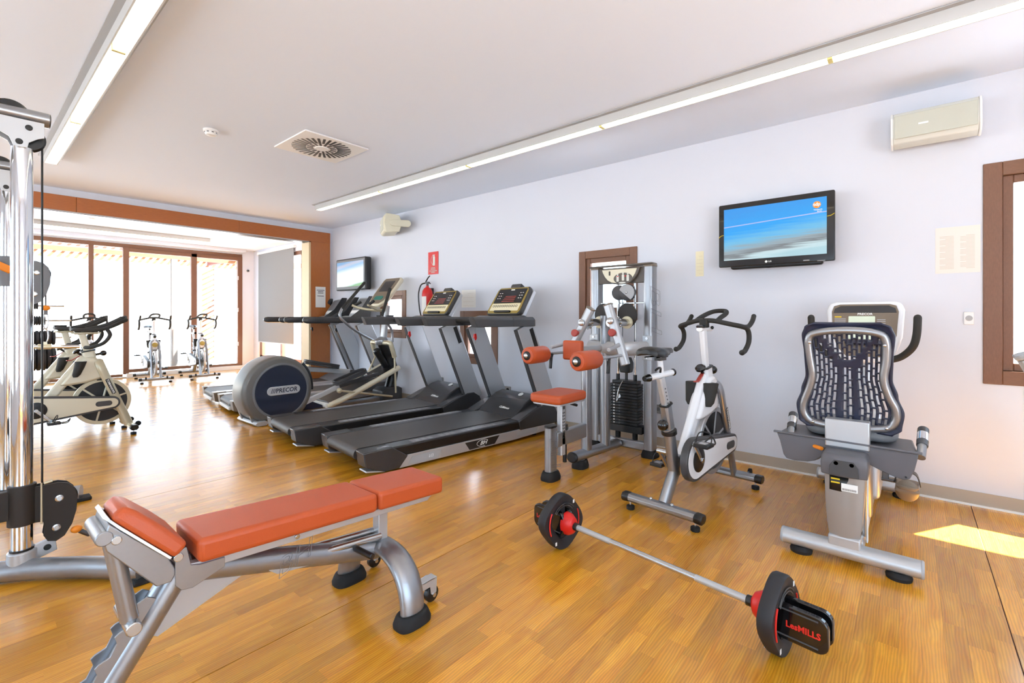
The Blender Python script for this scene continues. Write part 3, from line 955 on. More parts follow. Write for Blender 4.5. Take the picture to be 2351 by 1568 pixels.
# ================================================================== ADJUSTABLE BENCH (foreground)
bn = thing('weight_bench', 'adjustable weight bench with orange pads and silver frame in the foreground', 'bench', (0.85, 1.785, 0))
def bp_(b, name, m, bev=0.0, seg=2, **k): return part(bn, name, b, m, bev, seg, w=True, **k)
YC, YN, YF = 1.785, 1.665, 1.905
def ztop(x): return 0.557 - 0.0603 * (x - 0.47)
def padpoly(x0, x1, th=0.076): return [(x0 + 0.004, ztop(x0) - th), (x1, ztop(x1) - th), (x1, ztop(x1)), (x0, ztop(x0))]
bp_(B().prism(padpoly(0.475, 1.116), YN, YF, 'y'), 'back_pad', 'orange', 0.018, 4)
bp_(B().prism(padpoly(1.119, 1.467), YN, YF, 'y'), 'head_pad', 'orange', 0.016, 4)
# seat pad, tilted up
sd = V((0.135, 0, -0.1435)).normalized(); sn_ = V((0.1435, 0, 0.135)).normalized()
S0 = V((0.274, 0, 0.668))
def sp(a, h): p = S0 + sd * a + sn_ * h; return (p.x, p.z)
def s3(a, y, h): p = S0 + sd * a + sn_ * h; return (p.x, y, p.z)
def seat_ring(a, hw, h0, h1): return [s3(a, YC - hw, h0), s3(a, YC + hw, h0), s3(a, YC + hw, h1), s3(a, YC - hw, h1)]
bp_(B().loft([seat_ring(-0.004, 0.070, 0.006, 0.046), seat_ring(0.03, 0.088, 0.006, 0.054), seat_ring(0.12, 0.106, 0.006, 0.057), seat_ring(0.205, 0.120, 0.006, 0.054)]), 'seat_pad', 'orange', 0.014, 4)
bp_(B().loft([seat_ring(-0.016, 0.060, -0.002, 0.010), seat_ring(0.0, 0.066, -0.002, 0.006), seat_ring(0.03, 0.084, -0.002, 0.006), seat_ring(0.195, 0.114, -0.002, 0.006)]), 'seat_plate', 'steel', 0.001)
bp_(B().prism([sp(0.0, -0.003), sp(0.2, -0.003), sp(0.252, -0.02), sp(0.262, -0.05), sp(0.236, -0.076), sp(0.05, -0.058), sp(0.022, -0.04)], 1.702, 1.868, 'y'), 'seat_bracket', 'silver', 0.003)
pv = S0 + sd * 0.047 - sn_ * 0.025
bp_(B().cyl((pv.x, 1.694, pv.z), (pv.x, 1.876, pv.z), 0.012).cyl((0.432, 1.688, 0.515), (0.432, 1.88, 0.515), 0.013).cyl((0.795, 1.690, 0.448), (0.795, 1.70, 0.448), 0.009), 'bolt', 'steel', 0.002, each=True)
bp_(B().cyl((pv.x - 0.026, 1.70, pv.z + 0.012), (pv.x - 0.026, 1.865, pv.z + 0.012), 0.021), 'pivot_tube', 'silver', 0.003)
# support strut with pin
bp_(B().tube([(pv.x - 0.006, 1.735, pv.z - 0.0), (0.324, 1.735, 0.362)], 0.0225, 16), 'support_strut', 'silver', 0.002)
bp_(B().cyl((0.326, 1.690, 0.350), (0.326, 1.86, 0.350), 0.020), 'strut_pin', 'steel', 0.003)
# rear leg, notched rack, cross foot
L0, L1 = V((0.468, YC, 0.455)), V((0.19, YC, 0.035))
bp_(B().tube([L0, L1], 0.040, 20, ry=0.045, up=(0, 1, 0)), 'rear_leg', 'silver', 0.002)
ld = (L1 - L0).normalized(); ln = V((ld.z, 0, -ld.x)); ln = -ln if ln.x > 0 else ln
def lp2(a, h): p = L0 + ld * a + ln * h; return (p.x, p.z)
rk = [lp2(0.10, 0.02), lp2(0.10, 0.052)]
for a in (0.12, 0.20, 0.28, 0.36):
    rk += [lp2(a, 0.066), lp2(a + 0.012, 0.070), lp2(a + 0.026, 0.054), lp2(a + 0.06, 0.050)]
rk += [lp2(0.46, 0.066), lp2(0.47, 0.02)]
bp_(B().prism(rk, 1.752, 1.758, 'y').prism(rk, 1.812, 1.818, 'y'), 'notch_rack', 'silver', 0.001, each=True)
bp_(B().prism([(0.405, 0.33), (0.50, 0.425), (0.70, 0.365), (0.40, 0.255), (0.36, 0.28)], 1.776, 1.794, 'y'), 'gusset', 'silver_soft', 0.001)
bp_(B().tube([(0.19, 1.53, 0.045), (0.19, 2.04, 0.045)], 0.032, 14), 'cross_foot', 'silver', 0.004)
for yy in (1.53, 2.01): bp_(B().box(0.15, 0.23, yy, yy + 0.03, 0, 0.08), 'end_cap', 'rubber', 0.01)
# hinge plate, rails, main tube
hp = [(0.425, 0.430), (0.425, 0.530), (0.455, 0.536), (0.466, 0.478), (0.49, 0.470), (0.56, 0.466), (0.56, 0.435), (0.47, 0.405), (0.44, 0.41)]
bp_(B().prism(hp, 1.694, 1.701, 'y').prism(hp, 1.869, 1.876, 'y'), 'hinge_plate', 'silver', 0.002, each=True)
def zr(x): return ztop(x) - 0.079
bp_(B().prism([(0.46, zr(0.46) - 0.03), (1.40, zr(1.40) - 0.026), (1.43, zr(1.43) - 0.004), (1.45, zr(1.45)), (0.46, zr(0.46))], 1.70, 1.73, 'y').prism([(0.46, zr(0.46) - 0.03), (1.40, zr(1.40) - 0.026), (1.43, zr(1.43) - 0.004), (1.45, zr(1.45)), (0.46, zr(0.46))], 1.84, 1.87, 'y'), 'pad_rail', 'silver_soft', 0.002, each=True)
bp_(B().tube([(0.475, YC, 0.432), (1.185, YC, 0.228)], 0.041, 20), 'main_tube', 'silver', 0.002)
lg = B().text('BH', 0.085, (0.80, YC - 0.0425, 0.343), (0.0, -1, 0.25), up=(-0.28, 0, 0.96), outline=0.0007, shear=0.45, sx=1.3)
bp_(lg, 'maker_mark', 'mid_grey')
bp_(B().tube([(0.86, 1.765, 0.322), (1.19, 1.765, 0.288)], 0.016, 14).tube([(0.88, 1.81, 0.33), (1.19, 1.81, 0.298)], 0.016, 14), 'adjuster_tube', 'steel', 0.001, each=True)
np_ = [(0.72, 0.335), (0.80, 0.345), (0.82, 0.315), (0.885, 0.300), (0.905, 0.325), (0.93, 0.325), (0.95, 0.293), (1.03, 0.276), (1.045, 0.305), (1.075, 0.29), (1.105, 0.26), (0.75, 0.31)]
bp_(B().prism(np_, 1.752, 1.758, 'y').prism(np_, 1.812, 1.818, 'y'), 'notch_plate', 'silver_soft', 0.0005, each=True)
bp_(B().cyl((1.062, 1.76, 0.287), (1.075, 1.645, 0.282), 0.0125), 'adjuster_grip', 'black', 0.002)
bp_(B().box(1.182, 1.228, 1.762, 1.808, 0.235, 0.402), 'upright', 'silver_soft', 0.003)
# arched front leg
XA = 1.20
arch = bez([(XA - 0.005, 1.545, 0.04), (XA - 0.003, 1.556, 0.11), (XA, 1.60, 0.185), (XA + 0.002, 1.68, 0.232), (XA + 0.002, 1.785, 0.244), (XA + 0.002, 1.89, 0.232), (XA, 1.97, 0.185), (XA - 0.003, 2.014, 0.11), (XA - 0.005, 2.025, 0.04)], 6)
bp_(B().tube(arch, 0.056, 20, ry=0.029, up=(0, -1, 0.2)), 'arched_leg', 'silver', 0.0)
for yy in (1.548, 2.022):
    ft = B().loft([[(XA - 0.004 + a, yy + c, z) for a, c in superellipse(ra, rb_, 3, 24)] for ra, rb_, z in ((0.077, 0.052, 0.0), (0.078, 0.053, 0.014), (0.070, 0.046, 0.036), (0.064, 0.040, 0.048), (0.060, 0.036, 0.05))])
    bp_(ft, 'rubber_foot', 'rubber')
for yy, s_ in ((1.60, 1), (2.035, -1)):
    br = B().prism([(1.235, 0.105), (1.325, 0.112), (1.355, 0.105), (1.352, 0.045), (1.335, 0.034), (1.322, 0.045), (1.318, 0.078), (1.235, 0.075)], yy - 0.020, yy - 0.016, 'y').prism([(1.235, 0.105), (1.325, 0.112), (1.355, 0.105), (1.352, 0.045), (1.335, 0.034), (1.322, 0.045), (1.318, 0.078), (1.235, 0.075)], yy + 0.016, yy + 0.020, 'y').box(1.235, 1.355, yy - 0.02, yy + 0.02, 0.104, 0.109)
    bp_(br, 'wheel_bracket', 'silver_soft', 0.001)
    wh = bp_(B().lathe([(0.026, -0.013), (0.034, -0.009), (0.034, 0.009), (0.026, 0.013)], (1.338, yy, 0.036), (0, 1, 0), 22), 'wheel', 'black')
    part(wh, 'axle', B().cyl((1.338, yy - 0.024, 0.036), (1.338, yy + 0.024, 0.036), 0.009), 'steel', w=True)

# ================================================================== BARBELL
A0, A1 = V((2.098, 1.435, 0.147)), V((1.965, 0.372, 0.147))     # plate centres
ax = (A0 - A1).normalized()
bb = thing('barbell', 'short steel barbell bar with red clips lying across the floor', 'barbell', tuple((A0 + A1) / 2 - V((0, 0, 0.147))))
def q_(b, name, m, bev=0.0, root=None, **k): return part(root or bb, name, b, m, bev, w=True, **k)
q_(B().cyl(A0 - ax * 0.03, A1 + ax * 0.03, 0.0135, n=18), 'bar', 'steel')
kn = B()
for t0, t1 in ((0.10, 0.30), (0.70, 0.92)):
    L_ = (A1 - A0).length
    kn.cyl(A0 - ax * (L_ * t0), A0 - ax * (L_ * t1), 0.0141, n=20)
q_(kn, 'knurling', 'silver_soft', each=True, label='knurled grip section of the bar')
side = V((ax.y, -ax.x, 0)).normalized()      # horizontal, across the bar (towards +X)
upv = V((0, 0, 1))
def at_(c, a, s_, u): return c + ax * a + side * s_ + upv * u
for c, sg, lab in ((A0, 1, 'black rounded weight plate with red arcs on the bar end near the spin bike foot'), (A1, -1, 'black rounded weight plate with red arcs beside the LesMills handle')):
    # red clip between bar and plate
    cl = B().loft([[at_(c, -sg * h, rr * math.cos(2 * PI * k / 20), rr * 1.25 * math.sin(2 * PI * k / 20)) for k in range(20)] for h, rr in ((0.095, 0.018), (0.085, 0.034), (0.06, 0.046), (0.035, 0.048), (0.028, 0.04))])
    q_(cl, 'clip', 'red', 0.003)
    q_(B().cyl(c - ax * (sg * 0.115), c - ax * (sg * 0.088), 0.020), 'collar', 'black', 0.002)
    # twin black handle panels through the plate
    for s_ in (-0.030, 0.030):
        pn_ = B().loft([[at_(c, sg * a, s_ + d, z_) for a, z_ in rrect(-0.05, 0.165, -0.062, 0.062, 0.035, 5)] for d in (-0.011, 0.011)])
        q_(pn_, 'handle_panel', 'black_gloss', 0.004)
    q_(B().loft([[at_(c, sg * a, s_, z_) for a, z_ in rrect(-0.045, 0.05, -0.04, 0.04, 0.02, 3)] for s_ in (-0.03, 0.03)]), 'handle_core', 'black')
    for s_ in (-0.0418, 0.0418):
        rib = B()
        for z_ in (-0.045, 0.048): rib.cyl(at_(c, -sg * 0.03, s_, z_), at_(c, sg * 0.135, s_, z_), 0.003, n=6)
        q_(rib, 'panel_rib', 'dark_grey', each=True)
    nrm = side * (-1 if True else 1)
    q_(B().text('LesMILLS', 0.030, at_(c, sg * 0.088, -0.0412, -0.002), -side, bold=0.0009, sx=0.95), 'maker_mark', 'label_red')
    # the plate itself is a thing that slides off the bar
    pl = thing('weight_plate', lab, 'weight plate', (c.x, c.y, 0), 0, None)
    rot = R(20) * 1
    oc = superellipse(0.135, 0.147, 2.9, 44)
    def turn(p, a=R(38)): return (p[0] * math.cos(a) - p[1] * math.sin(a), p[0] * math.sin(a) + p[1] * math.cos(a))
    oc = [turn(p) for p in superellipse(0.132, 0.150, 3.0, 48)]
    lo = min(p[1] for p in oc); oc = [(p[0], p[1] * 0.147 / -lo) for p in oc]
    ic = [turn(p) for p in superellipse(0.072, 0.082, 3.4, 48)]
    pb = B()
    rings = []
    for a, sc_o in ((-0.026, 0.965), (-0.018, 1.0), (0.018, 1.0), (0.026, 0.965)):
        rings.append([at_(c, a, p[0] * sc_o, p[1] * sc_o) for p in oc])
    for a, sc_i in ((0.020, 1.12), (0.012, 1.0), (-0.012, 1.0), (-0.020, 1.12)):
        rings.append([at_(c, a, p[0] * sc_i, p[1] * sc_i) for p in ic])
    rings.append(rings[0])
    pb.loft(rings, caps=False)
    part(pl, 'disc', pb, 'plate_rubber', w=True)
    part(pl, 'bridge', B().loft([[at_(c, a, s_, z_) for s_, z_ in rrect(-0.018, 0.018, -0.085, 0.085, 0.008, 2)] for a in (-0.012, 0.012)]), 'plate_rubber', w=True)
    arcs = B()
    for f0 in (0.30, 0.80):
        for fc in (-1, 1):
            arcs.tube([at_(c, fc * 0.0255, turn((0.113 * math.cos(2 * PI * t), 0.122 * math.sin(2 * PI * t)))[0], turn((0.113 * math.cos(2 * PI * t), 0.122 * math.sin(2 * PI * t)))[1]) for t in [f0 + 0.16 * k / 10 for k in range(11)]], 0.0035, 6)
    part(pl, 'arc_mark', arcs, 'label_red', each=True, w=True, label='red arc print on the plate')
    gr = B()
    for rr in (0.086, 0.098):
        for fc in (-1, 1):
            gr.tube([at_(c, fc * 0.0245, rr * math.cos(t), rr * math.sin(t)) for t in [R(40 + 100 * k / 12) for k in range(13)]], 0.0022, 5)
    part(pl, 'groove', gr, 'dark_grey', each=True, w=True)
    mk = B()
    for ang in (R(52), R(235)):
        for fc in (-1, 1):
            p0 = at_(c, fc * 0.0262, 0.118 * math.cos(ang), 0.118 * math.sin(ang))
            mk.loft([[p0 + side * a + upv * z_ + ax * d for a, z_ in ((-0.006, -0.009), (0.006, -0.009), (0.006, 0.009), (-0.006, 0.009))] for d in (-0.0006, 0.0006)])
    part(pl, 'weight_mark', mk, 'white', each=True, w=True)

# ================================================================== SPIN BIKES
def spin_bike(label, loc, rz, body, fair, style='drop', crank=R(132), group='indoor cycling bikes'):
    r = thing('spin_bike', label, 'exercise bike', loc, rz, group)
    def p(b, name, m, bev=0.0, seg=2, root=None, **k): return part(root or r, name, b, m, bev, seg, **k)
    # stabilisers
    for x, nm in ((0.0, 'rear_stabilizer'), (0.955, 'front_stabilizer')):
        st = p(B().rtube([(x, -0.225, 0.078), (x, 0.225, 0.078)], 0.068, 0.05, up=(0, 0, 1), c=0.3), nm, body, 0.003)
        for s in (-1, 1):
            p(B().rtube([(x, s * 0.215, 0.079), (x, s * 0.265, 0.076)], 0.074, 0.056, up=(0, 0, 1), c=0.3), 'end_cap', 'black', 0.006, root=st)
            p(B().cyl((x, s * 0.215, 0.0), (x, s * 0.215, 0.024), 0.026, n=18), 'levelling_foot', 'rubber', 0.003, root=st)
            p(B().cyl((x, s * 0.215, 0.022), (x, s * 0.215, 0.06), 0.006, n=8), 'foot_screw', 'steel', root=st)
            if x == 0: p(B().ball((x, s * 0.07, 0.108), 0.011, n=8, m=6), 'bolt', 'steel', root=st)
            else:
                p(B().lathe([(0.018, -0.012), (0.026, -0.008), (0.026, 0.008), (0.018, 0.012)], (x + 0.05, s * 0.16, 0.10), (0, 1, 0), 16), 'transport_wheel', 'rubber', root=st)
                p(B().box(x + 0.01, x + 0.055, s * 0.16 - 0.004, s * 0.16 + 0.004, 0.09, 0.108), 'wheel_arm', body, root=st)
    # frame
    p(B().tube([(0.035, 0, 0.085), (0.10, 0, 0.175), (0.168, 0, 0.262)], 0.034, 18, ry=0.045, up=(0, 0, 1)), 'rear_leg', body, 0.001)
    p(B().tube([(0.172, 0, 0.235), (0.148, 0, 0.33), (0.092, 0, 0.545)], 0.032, 18, ry=0.046, up=(1, 0, 0)), 'seat_tube', body, 0.001)
    p(B().lathe([(0.034, 0), (0.048, 0.004), (0.048, 0.03), (0.036, 0.036)], (0.102, 0, 0.505), (-0.25, 0, 0.97), 18), 'seat_tube_collar', 'black', 0.001)
    p(B().cyl((0.075, 0, 0.565), (0.035, 0, 0.572), 0.014).ball((0.022, 0, 0.574), 0.034, n=16), 'height_knob', 'black_gloss')
    p(B().rtube([(0.095, 0, 0.545), (0.052, 0, 0.695)], 0.056, 0.07, up=(1, 0, 0)), 'post_sleeve', body, 0.003)
    p(B().rtube([(0.058, 0, 0.692), (0.055, 0, 0.702)], 0.066, 0.082, up=(1, 0, 0)), 'sleeve_lip', 'black', 0.002)
    sp_ = p(B().rtube([(0.06, 0, 0.68), (-0.012, 0, 0.872)], 0.038, 0.055, up=(1, 0, 0)), 'seat_post', 'silver_soft' if body == 'silver' else body, 0.002)
    hl = B()
    for k in range(5):
        t = 0.15 + 0.12 * k
        q = V((0.06, 0, 0.68)).lerp(V((-0.012, 0, 0.872)), t)
        hl.cyl((q.x, -0.0202, q.z), (q.x, 0.0202, q.z), 0.005, n=8)
    p(hl, 'post_hole', 'black', each=True, root=sp_)
    p(B().tube([(-0.16, 0, 0.880), (0.13, 0, 0.890)], 0.021, 14, ry=0.019), 'seat_slider', 'white_paint', 0.002)
    for x0, x1 in ((-0.195, -0.145), (0.125, 0.15)): p(B().tube([(x0, 0, 0.879 if x0 < 0 else 0.890), (x1, 0, 0.880 if x0 < 0 else 0.890)], [0.016, 0.024], 14), 'slider_cap', 'black_gloss', 0.002)
    p(B().tube(bez([(-0.03, -0.01, 0.905), (-0.045, -0.02, 0.93), (-0.085, -0.03, 0.936), (-0.12, -0.03, 0.925)], 5), 0.007, 8), 'slider_lever', 'black')
    p(B().tube([(0.0, 0, 0.895), (-0.015, 0, 0.99)], 0.017, 12), 'saddle_post', 'white_paint')
    p(B().box(-0.05, 0.03, -0.018, 0.018, 0.975, 1.0).tube([(-0.13, 0.035, 1.0), (0.03, 0.02, 1.0), (0.09, 0.008, 1.01)], 0.005, 6).tube([(-0.13, -0.035, 1.0), (0.03, -0.02, 1.0), (0.09, -0.008, 1.01)], 0.005, 6), 'saddle_clamp', 'black_gloss')
    def ring(x, w, z, h):
        pts = []
        for k in range(16):
            a = 2 * PI * k / 16
            c, s = math.cos(a), math.sin(a)
            dz = h * s if s > 0 else h * 0.75 * s
            pts.append((x, w * math.copysign(abs(c) ** 0.8, c), z + dz - 0.30 * w * (abs(c) ** 2) * (1 if s < 0 else 0.4)))
        return pts
    p(B().loft([ring(-0.185, 0.035, 1.035, 0.014), ring(-0.170, 0.072, 1.036, 0.026), ring(-0.12, 0.092, 1.036, 0.030), ring(-0.06, 0.082, 1.032, 0.026), ring(0.0, 0.050, 1.030, 0.022), ring(0.06, 0.030, 1.030, 0.020), ring(0.11, 0.022, 1.029, 0.018), ring(0.125, 0.010, 1.026, 0.008)]), 'saddle', 'black')
    p(B().rtube([(0.15, 0, 0.31), (0.80, 0, 0.37)], 0.045, 0.07), 'lower_beam', body, 0.003)
    p(B().rtube([(0.26, 0, 0.32), (0.60, 0, 0.825)], 0.056, 0.085, up=(1, 0, 0)), 'down_tube', 'champagne_light' if style == 'loop' else 'white_paint', 0.012, 3)
    fa = [(0.50, 0.70), (0.405, 0.552), (0.47, 0.548), (0.60, 0.562), (0.735, 0.60), (0.752, 0.66), (0.745, 0.735), (0.725, 0.785), (0.66, 0.83), (0.585, 0.82)]
    p(B().prism(fa, -0.052, 0.052, 'y'), 'fairing', fair, 0.022, 3)
    for s in (-1, 1):
        cup = B().loft([[(x + 0.9 * c_, s * (0.062) + d_, z) for c_, d_ in [(rr * math.cos(a), rr * math.sin(a)) for a in [2 * PI * k / 16 for k in range(16)]]] for x, z, rr in ((0.520, 0.630, 0.020), (0.528, 0.655, 0.036), (0.550, 0.73, 0.046), (0.562, 0.785, 0.052))])
        p(cup, 'bottle_holder', 'grip', 0.002)
    ht = p(B().rtube([(0.645, 0, 0.76), (0.622, 0, 0.885)], 0.062, 0.105, up=(1, 0, 0)), 'head_tube', fair, 0.012, 3)
    p(B().rtube([(0.623, 0, 0.882), (0.621, 0, 0.893)], 0.072, 0.114, up=(1, 0, 0)), 'head_lip', 'black', 0.002)
    p(B().cyl((0.66, 0, 0.84), (0.73, 0, 0.855), 0.012).ball((0.745, 0, 0.858), 0.029, n=16), 'stem_knob', 'black_gloss', root=ht)
    p(B().cyl((0.585, 0, 0.84), (0.545, 0, 0.875), 0.012).lathe([(0.012, 0), (0.034, 0.008), (0.036, 0.022), (0.024, 0.034)], (0.548, 0, 0.872), (-0.55, 0, 0.83), 18), 'resistance_knob', 'black_gloss', root=ht)
    p(B().rtube(bez([(0.57, 0, 0.845), (0.535, 0, 0.825), (0.495, 0, 0.80), (0.46, 0, 0.80)], 4), 0.026, 0.008), 'brake_lever', 'red_dull', root=ht, label='dull red brake lever')
    # handlebar
    p(B().rtube([(0.618, 0, 0.885), (0.575, 0, 1.150 if style == 'drop' else 1.065)], 0.038, 0.058, up=(1, 0, 0)), 'handlebar_post', 'white_paint' if style == 'drop' else 'champagne_light', 0.003)
    p(B().tube([(0.52, 0, 1.155 if style == 'drop' else 1.075), (0.70, 0, 1.155 if style == 'drop' else 1.075)], 0.022, 14, ry=0.017), 'handlebar_slider', 'white_paint' if style == 'drop' else 'champagne', 0.002)
    p(B().lathe([(0.030, 0), (0.032, 0.012), (0.02, 0.02)], (0.545, 0, 1.165 if style == 'drop' else 1.085), (0, 0, 1), 16).ball((0.66, -0.03, 1.165 if style == 'drop' else 1.085), 0.012), 'slider_knob', 'black_gloss', each=True)
    hb = B()
    if style == 'drop':
        p(B().box(0.575, 0.625, -0.028, 0.028, 1.165, 1.225), 'bar_clamp', 'grip', 0.008)
        for s in (-1, 1):
            hb.tube(bez([(0.60, 0, 1.215), (0.62, s * 0.06, 1.213), (0.655, s * 0.15, 1.192), (0.70, s * 0.225, 1.172), (0.745, s * 0.235, 1.155), (0.775, s * 0.235, 1.115), (0.765, s * 0.235, 1.06), (0.70, s * 0.235, 1.01), (0.65, s * 0.235, 1.0)], 5), 0.0165, 12)
            hb.tube(bez([(0.70, s * 0.225, 1.172), (0.78, s * 0.23, 1.175), (0.85, s * 0.23, 1.21), (0.885, s * 0.228, 1.245)], 4), 0.016, 12)
            hb.ball((0.65, s * 0.235, 1.0), 0.019); hb.ball((0.885, s * 0.228, 1.245), 0.0165)
        hb.tube(bez([(0.63, 0.075, 1.21), (0.70, 0.072, 1.235), (0.80, 0.068, 1.262), (0.86, 0.045, 1.28), (0.88, 0, 1.285), (0.86, -0.045, 1.28), (0.80, -0.068, 1.262), (0.70, -0.072, 1.235), (0.63, -0.075, 1.21)], 5), 0.0165, 12)
    else:
        for s in (-1, 1):
            hb.tube(bez([(0.52, s * 0.03, 1.11), (0.51, s * 0.10, 1.115), (0.60, s * 0.17, 1.105), (0.70, s * 0.20, 1.11), (0.80, s * 0.19, 1.15), (0.90, s * 0.16, 1.205)], 6), 0.019, 12)
            hb.tube(bez([(0.60, s * 0.035, 1.11), (0.70, s * 0.07, 1.13), (0.80, s * 0.08, 1.165), (0.90, s * 0.055, 1.225)], 6), 0.017, 12)
            hb.ball((0.90, s * 0.16, 1.205), 0.021); hb.ball((0.90, s * 0.055, 1.225), 0.019)
        hb.tube(bez([(0.74, 0.205, 1.115), (0.765, 0.205, 1.05), (0.72, 0.17, 0.97), (0.64, 0.09, 0.93), (0.60, 0.0, 0.925), (0.64, -0.09, 0.93), (0.72, -0.17, 0.97), (0.765, -0.205, 1.05), (0.74, -0.205, 1.115)], 6), 0.018, 12)
        hb.tube(bez([(0.90, 0.055, 1.225), (0.925, 0.0, 1.235), (0.90, -0.055, 1.225)], 5), 0.017, 12)
        hb.box(0.49, 0.59, -0.055, 0.055, 1.095, 1.145)
        p(B().box(0.49, 0.72, -0.045, 0.045, 1.065, 1.080), 'bar_plate', 'champagne', 0.004)
    p(hb, 'handlebar', 'grip')
    # fork, joined by an arch at the top, with a round badge
    fk = B()
    for s in (-1, 1):
        fk.tube(bez([(0.70, s * 0.02, 0.785), (0.712, s * 0.062, 0.735), (0.765, s * 0.068, 0.58), (0.945, s * 0.068, 0.085)], 5), 0.021, 14, ry=0.040, up=(1, 0, 0))
    fko = p(fk, 'fork', body)
    p(B().lathe([(0.045, 0), (0.045, 0.008), (0.036, 0.012)], (0.752, 0, 0.70), (1, 0, 0.3), 24), 'badge', 'gold_trim', root=fko, label='round bronze badge')
    fd = (V((0.945, 0, 0.085)) - V((0.765, 0, 0.58))).normalized()
    for s in (-1, 1):
        c0 = V((0.790, s * 0.0895, 0.512)); up_ = V((-fd.z, 0, fd.x))
        bx = B().loft([[c0 + fd * a + up_ * d + V((0, s * e, 0)) for a, d in rrect(-0.085, 0.085, -0.018, 0.018, 0.006, 2)] for e in (-0.003, 0.001)])
        pl = p(bx, 'name_plate', 'black', root=fko)
        tx = B().text('TOMAHAWK', 0.027, c0 + V((0, s * 0.0016, 0)), (0, s, 0), up=up_ * (1 if s < 0 else -1), bold=0.0006)
        p(tx, 'name_lettering', 'white', root=fko)
    # flywheel
    FC = V((0.735, 0, 0.355)); RF = 0.24
    fw = p(B().lathe([(RF - 0.035, -0.017), (RF - 0.004, -0.017), (RF, -0.012), (RF, 0.012), (RF - 0.004, 0.017), (RF - 0.035, 0.017), (RF - 0.035, -0.017)], FC, (0, 1, 0), 48), 'flywheel', 'silver_soft' if style == 'drop' else 'champagne')
    p(B().lathe([(RF - 0.033, -0.006), (RF - 0.033, 0.006)], FC, (0, 1, 0), 36), 'web', 'black', root=fw)
    sk = B()
    for k in range(6):
        a = 2 * PI * k / 6 + 0.3
        sk.rtube([FC + V((0.03 * math.cos(a), 0, 0.03 * math.sin(a))), FC + V(((RF - 0.03) * math.cos(a), 0, (RF - 0.03) * math.sin(a)))], 0.018, 0.020, up=(0, 1, 0))
    p(sk, 'spoke', 'silver_soft' if style == 'drop' else 'champagne_light', each=True, root=fw)
    p(B().cyl(FC - V((0, 0.075, 0)), FC + V((0, 0.075, 0)), 0.03), 'hub', 'silver', 0.002, root=fw)
    p(B().box(0.69, 0.75, -0.022, 0.022, 0.575, 0.60), 'brake_pad', 'black', 0.004)
    # chain guard and drive
    g = p(B().prism(hull2((0.215, 0.345), 0.135, (0.80, 0.345), 0.064), -0.125, -0.078, 'y'), 'chain_guard', 'dark_grey', 0.006)
    p(B().prism(hull2((0.215, 0.345), 0.116, (0.80, 0.345), 0.046), -0.129, -0.124, 'y'), 'guard_panel', 'white_paint' if style == 'drop' else 'champagne_light', 0.003, root=g)
    p(B().prism(hull2((0.69, 0.345), 0.026, (0.77, 0.345), 0.026), -0.132, -0.128, 'y'), 'guard_slot', 'dark_grey', 0.001, root=g)
    p(B().lathe([(0.078, 0), (0.078, 0.006), (0.05, 0.012)], (0.235, -0.127, 0.345), (0, -1, 0), 28), 'chain_ring', 'black', root=g)
    for s in (-1, 1):
        a = crank if s < 0 else crank + PI
        e = V((0.235 + 0.172 * math.cos(a), s * 0.150, 0.345 + 0.172 * math.sin(a)))
        ck = p(B().rtube([(0.235, s * 0.142, 0.345), e], 0.016, 0.028, up=(0, 0, 1) if abs(math.sin(a)) < 0.9 else (1, 0, 0)).cyl((0.235, s * 0.05, 0.345), (0.235, s * 0.158, 0.345), 0.016), 'crank', 'steel', 0.003)
        pd = p(B().box(e.x - 0.048, e.x + 0.048, e.y + (0.015 if s > 0 else -0.105), e.y + (0.105 if s > 0 else -0.015), e.z - 0.012, e.z + 0.012).cyl(e, e + V((0, s * 0.03, 0)), 0.008), 'pedal', 'black', 0.006)
        yc = e.y + s * 0.06
        p(B().tube(bez([(e.x + 0.05, yc - 0.03, e.z - 0.005), (e.x + 0.095, yc - 0.03, e.z + 0.0), (e.x + 0.115, yc, e.z + 0.03), (e.x + 0.095, yc + 0.03, e.z + 0.0), (e.x + 0.05, yc + 0.03, e.z - 0.005)], 4), 0.005, 8).tube(bez([(e.x - 0.01, yc - 0.045, e.z), (e.x + 0.02, yc - 0.04, e.z + 0.06), (e.x + 0.025, yc, e.z + 0.075), (e.x + 0.02, yc + 0.04, e.z + 0.06), (e.x - 0.01, yc + 0.045, e.z)], 4), 0.004, 8), 'toe_clip', 'black', root=pd)
        p(B().box(e.x - 0.025, e.x + 0.02, yc - 0.024, yc + 0.024, e.z - 0.0135, e.z + 0.0135), 'cleat', 'steel', 0.002, root=pd)
    return r
sb = spin_bike('white spin bike with drop handlebars standing before the lateral raise machine', (2.79, 1.169, 0), R(-5.95), 'silver', 'white_paint')
# far-room bikes facing the gym
dup(sb, (2.50, 11.70, 0), R(-96.0), 'white spin bike with its front to the gym, at the wide glass door pane', 'spin bikes before the glazed doors')
dup(sb, (3.24, 11.62, 0), R(-94.5), 'white spin bike with its front to the gym, nearest the roller blind', 'spin bikes before the glazed doors')
dup(sb, (1.58, 11.72, 0), R(-97.0), 'white spin bike before the glazed doors, half hidden by the champagne bikes', 'spin bikes before the glazed doors')
tm = spin_bike('champagne spin bike with a looped black handlebar beside the cable machine', (0.245, 6.475, 0), 0, 'champagne', 'champagne_light', 'loop', R(-48), 'champagne spin bikes')
dup(tm, (0.20, 7.25, 0), 0, 'champagne spin bike mostly hidden behind its twin, under the wooden beam', 'champagne spin bikes')

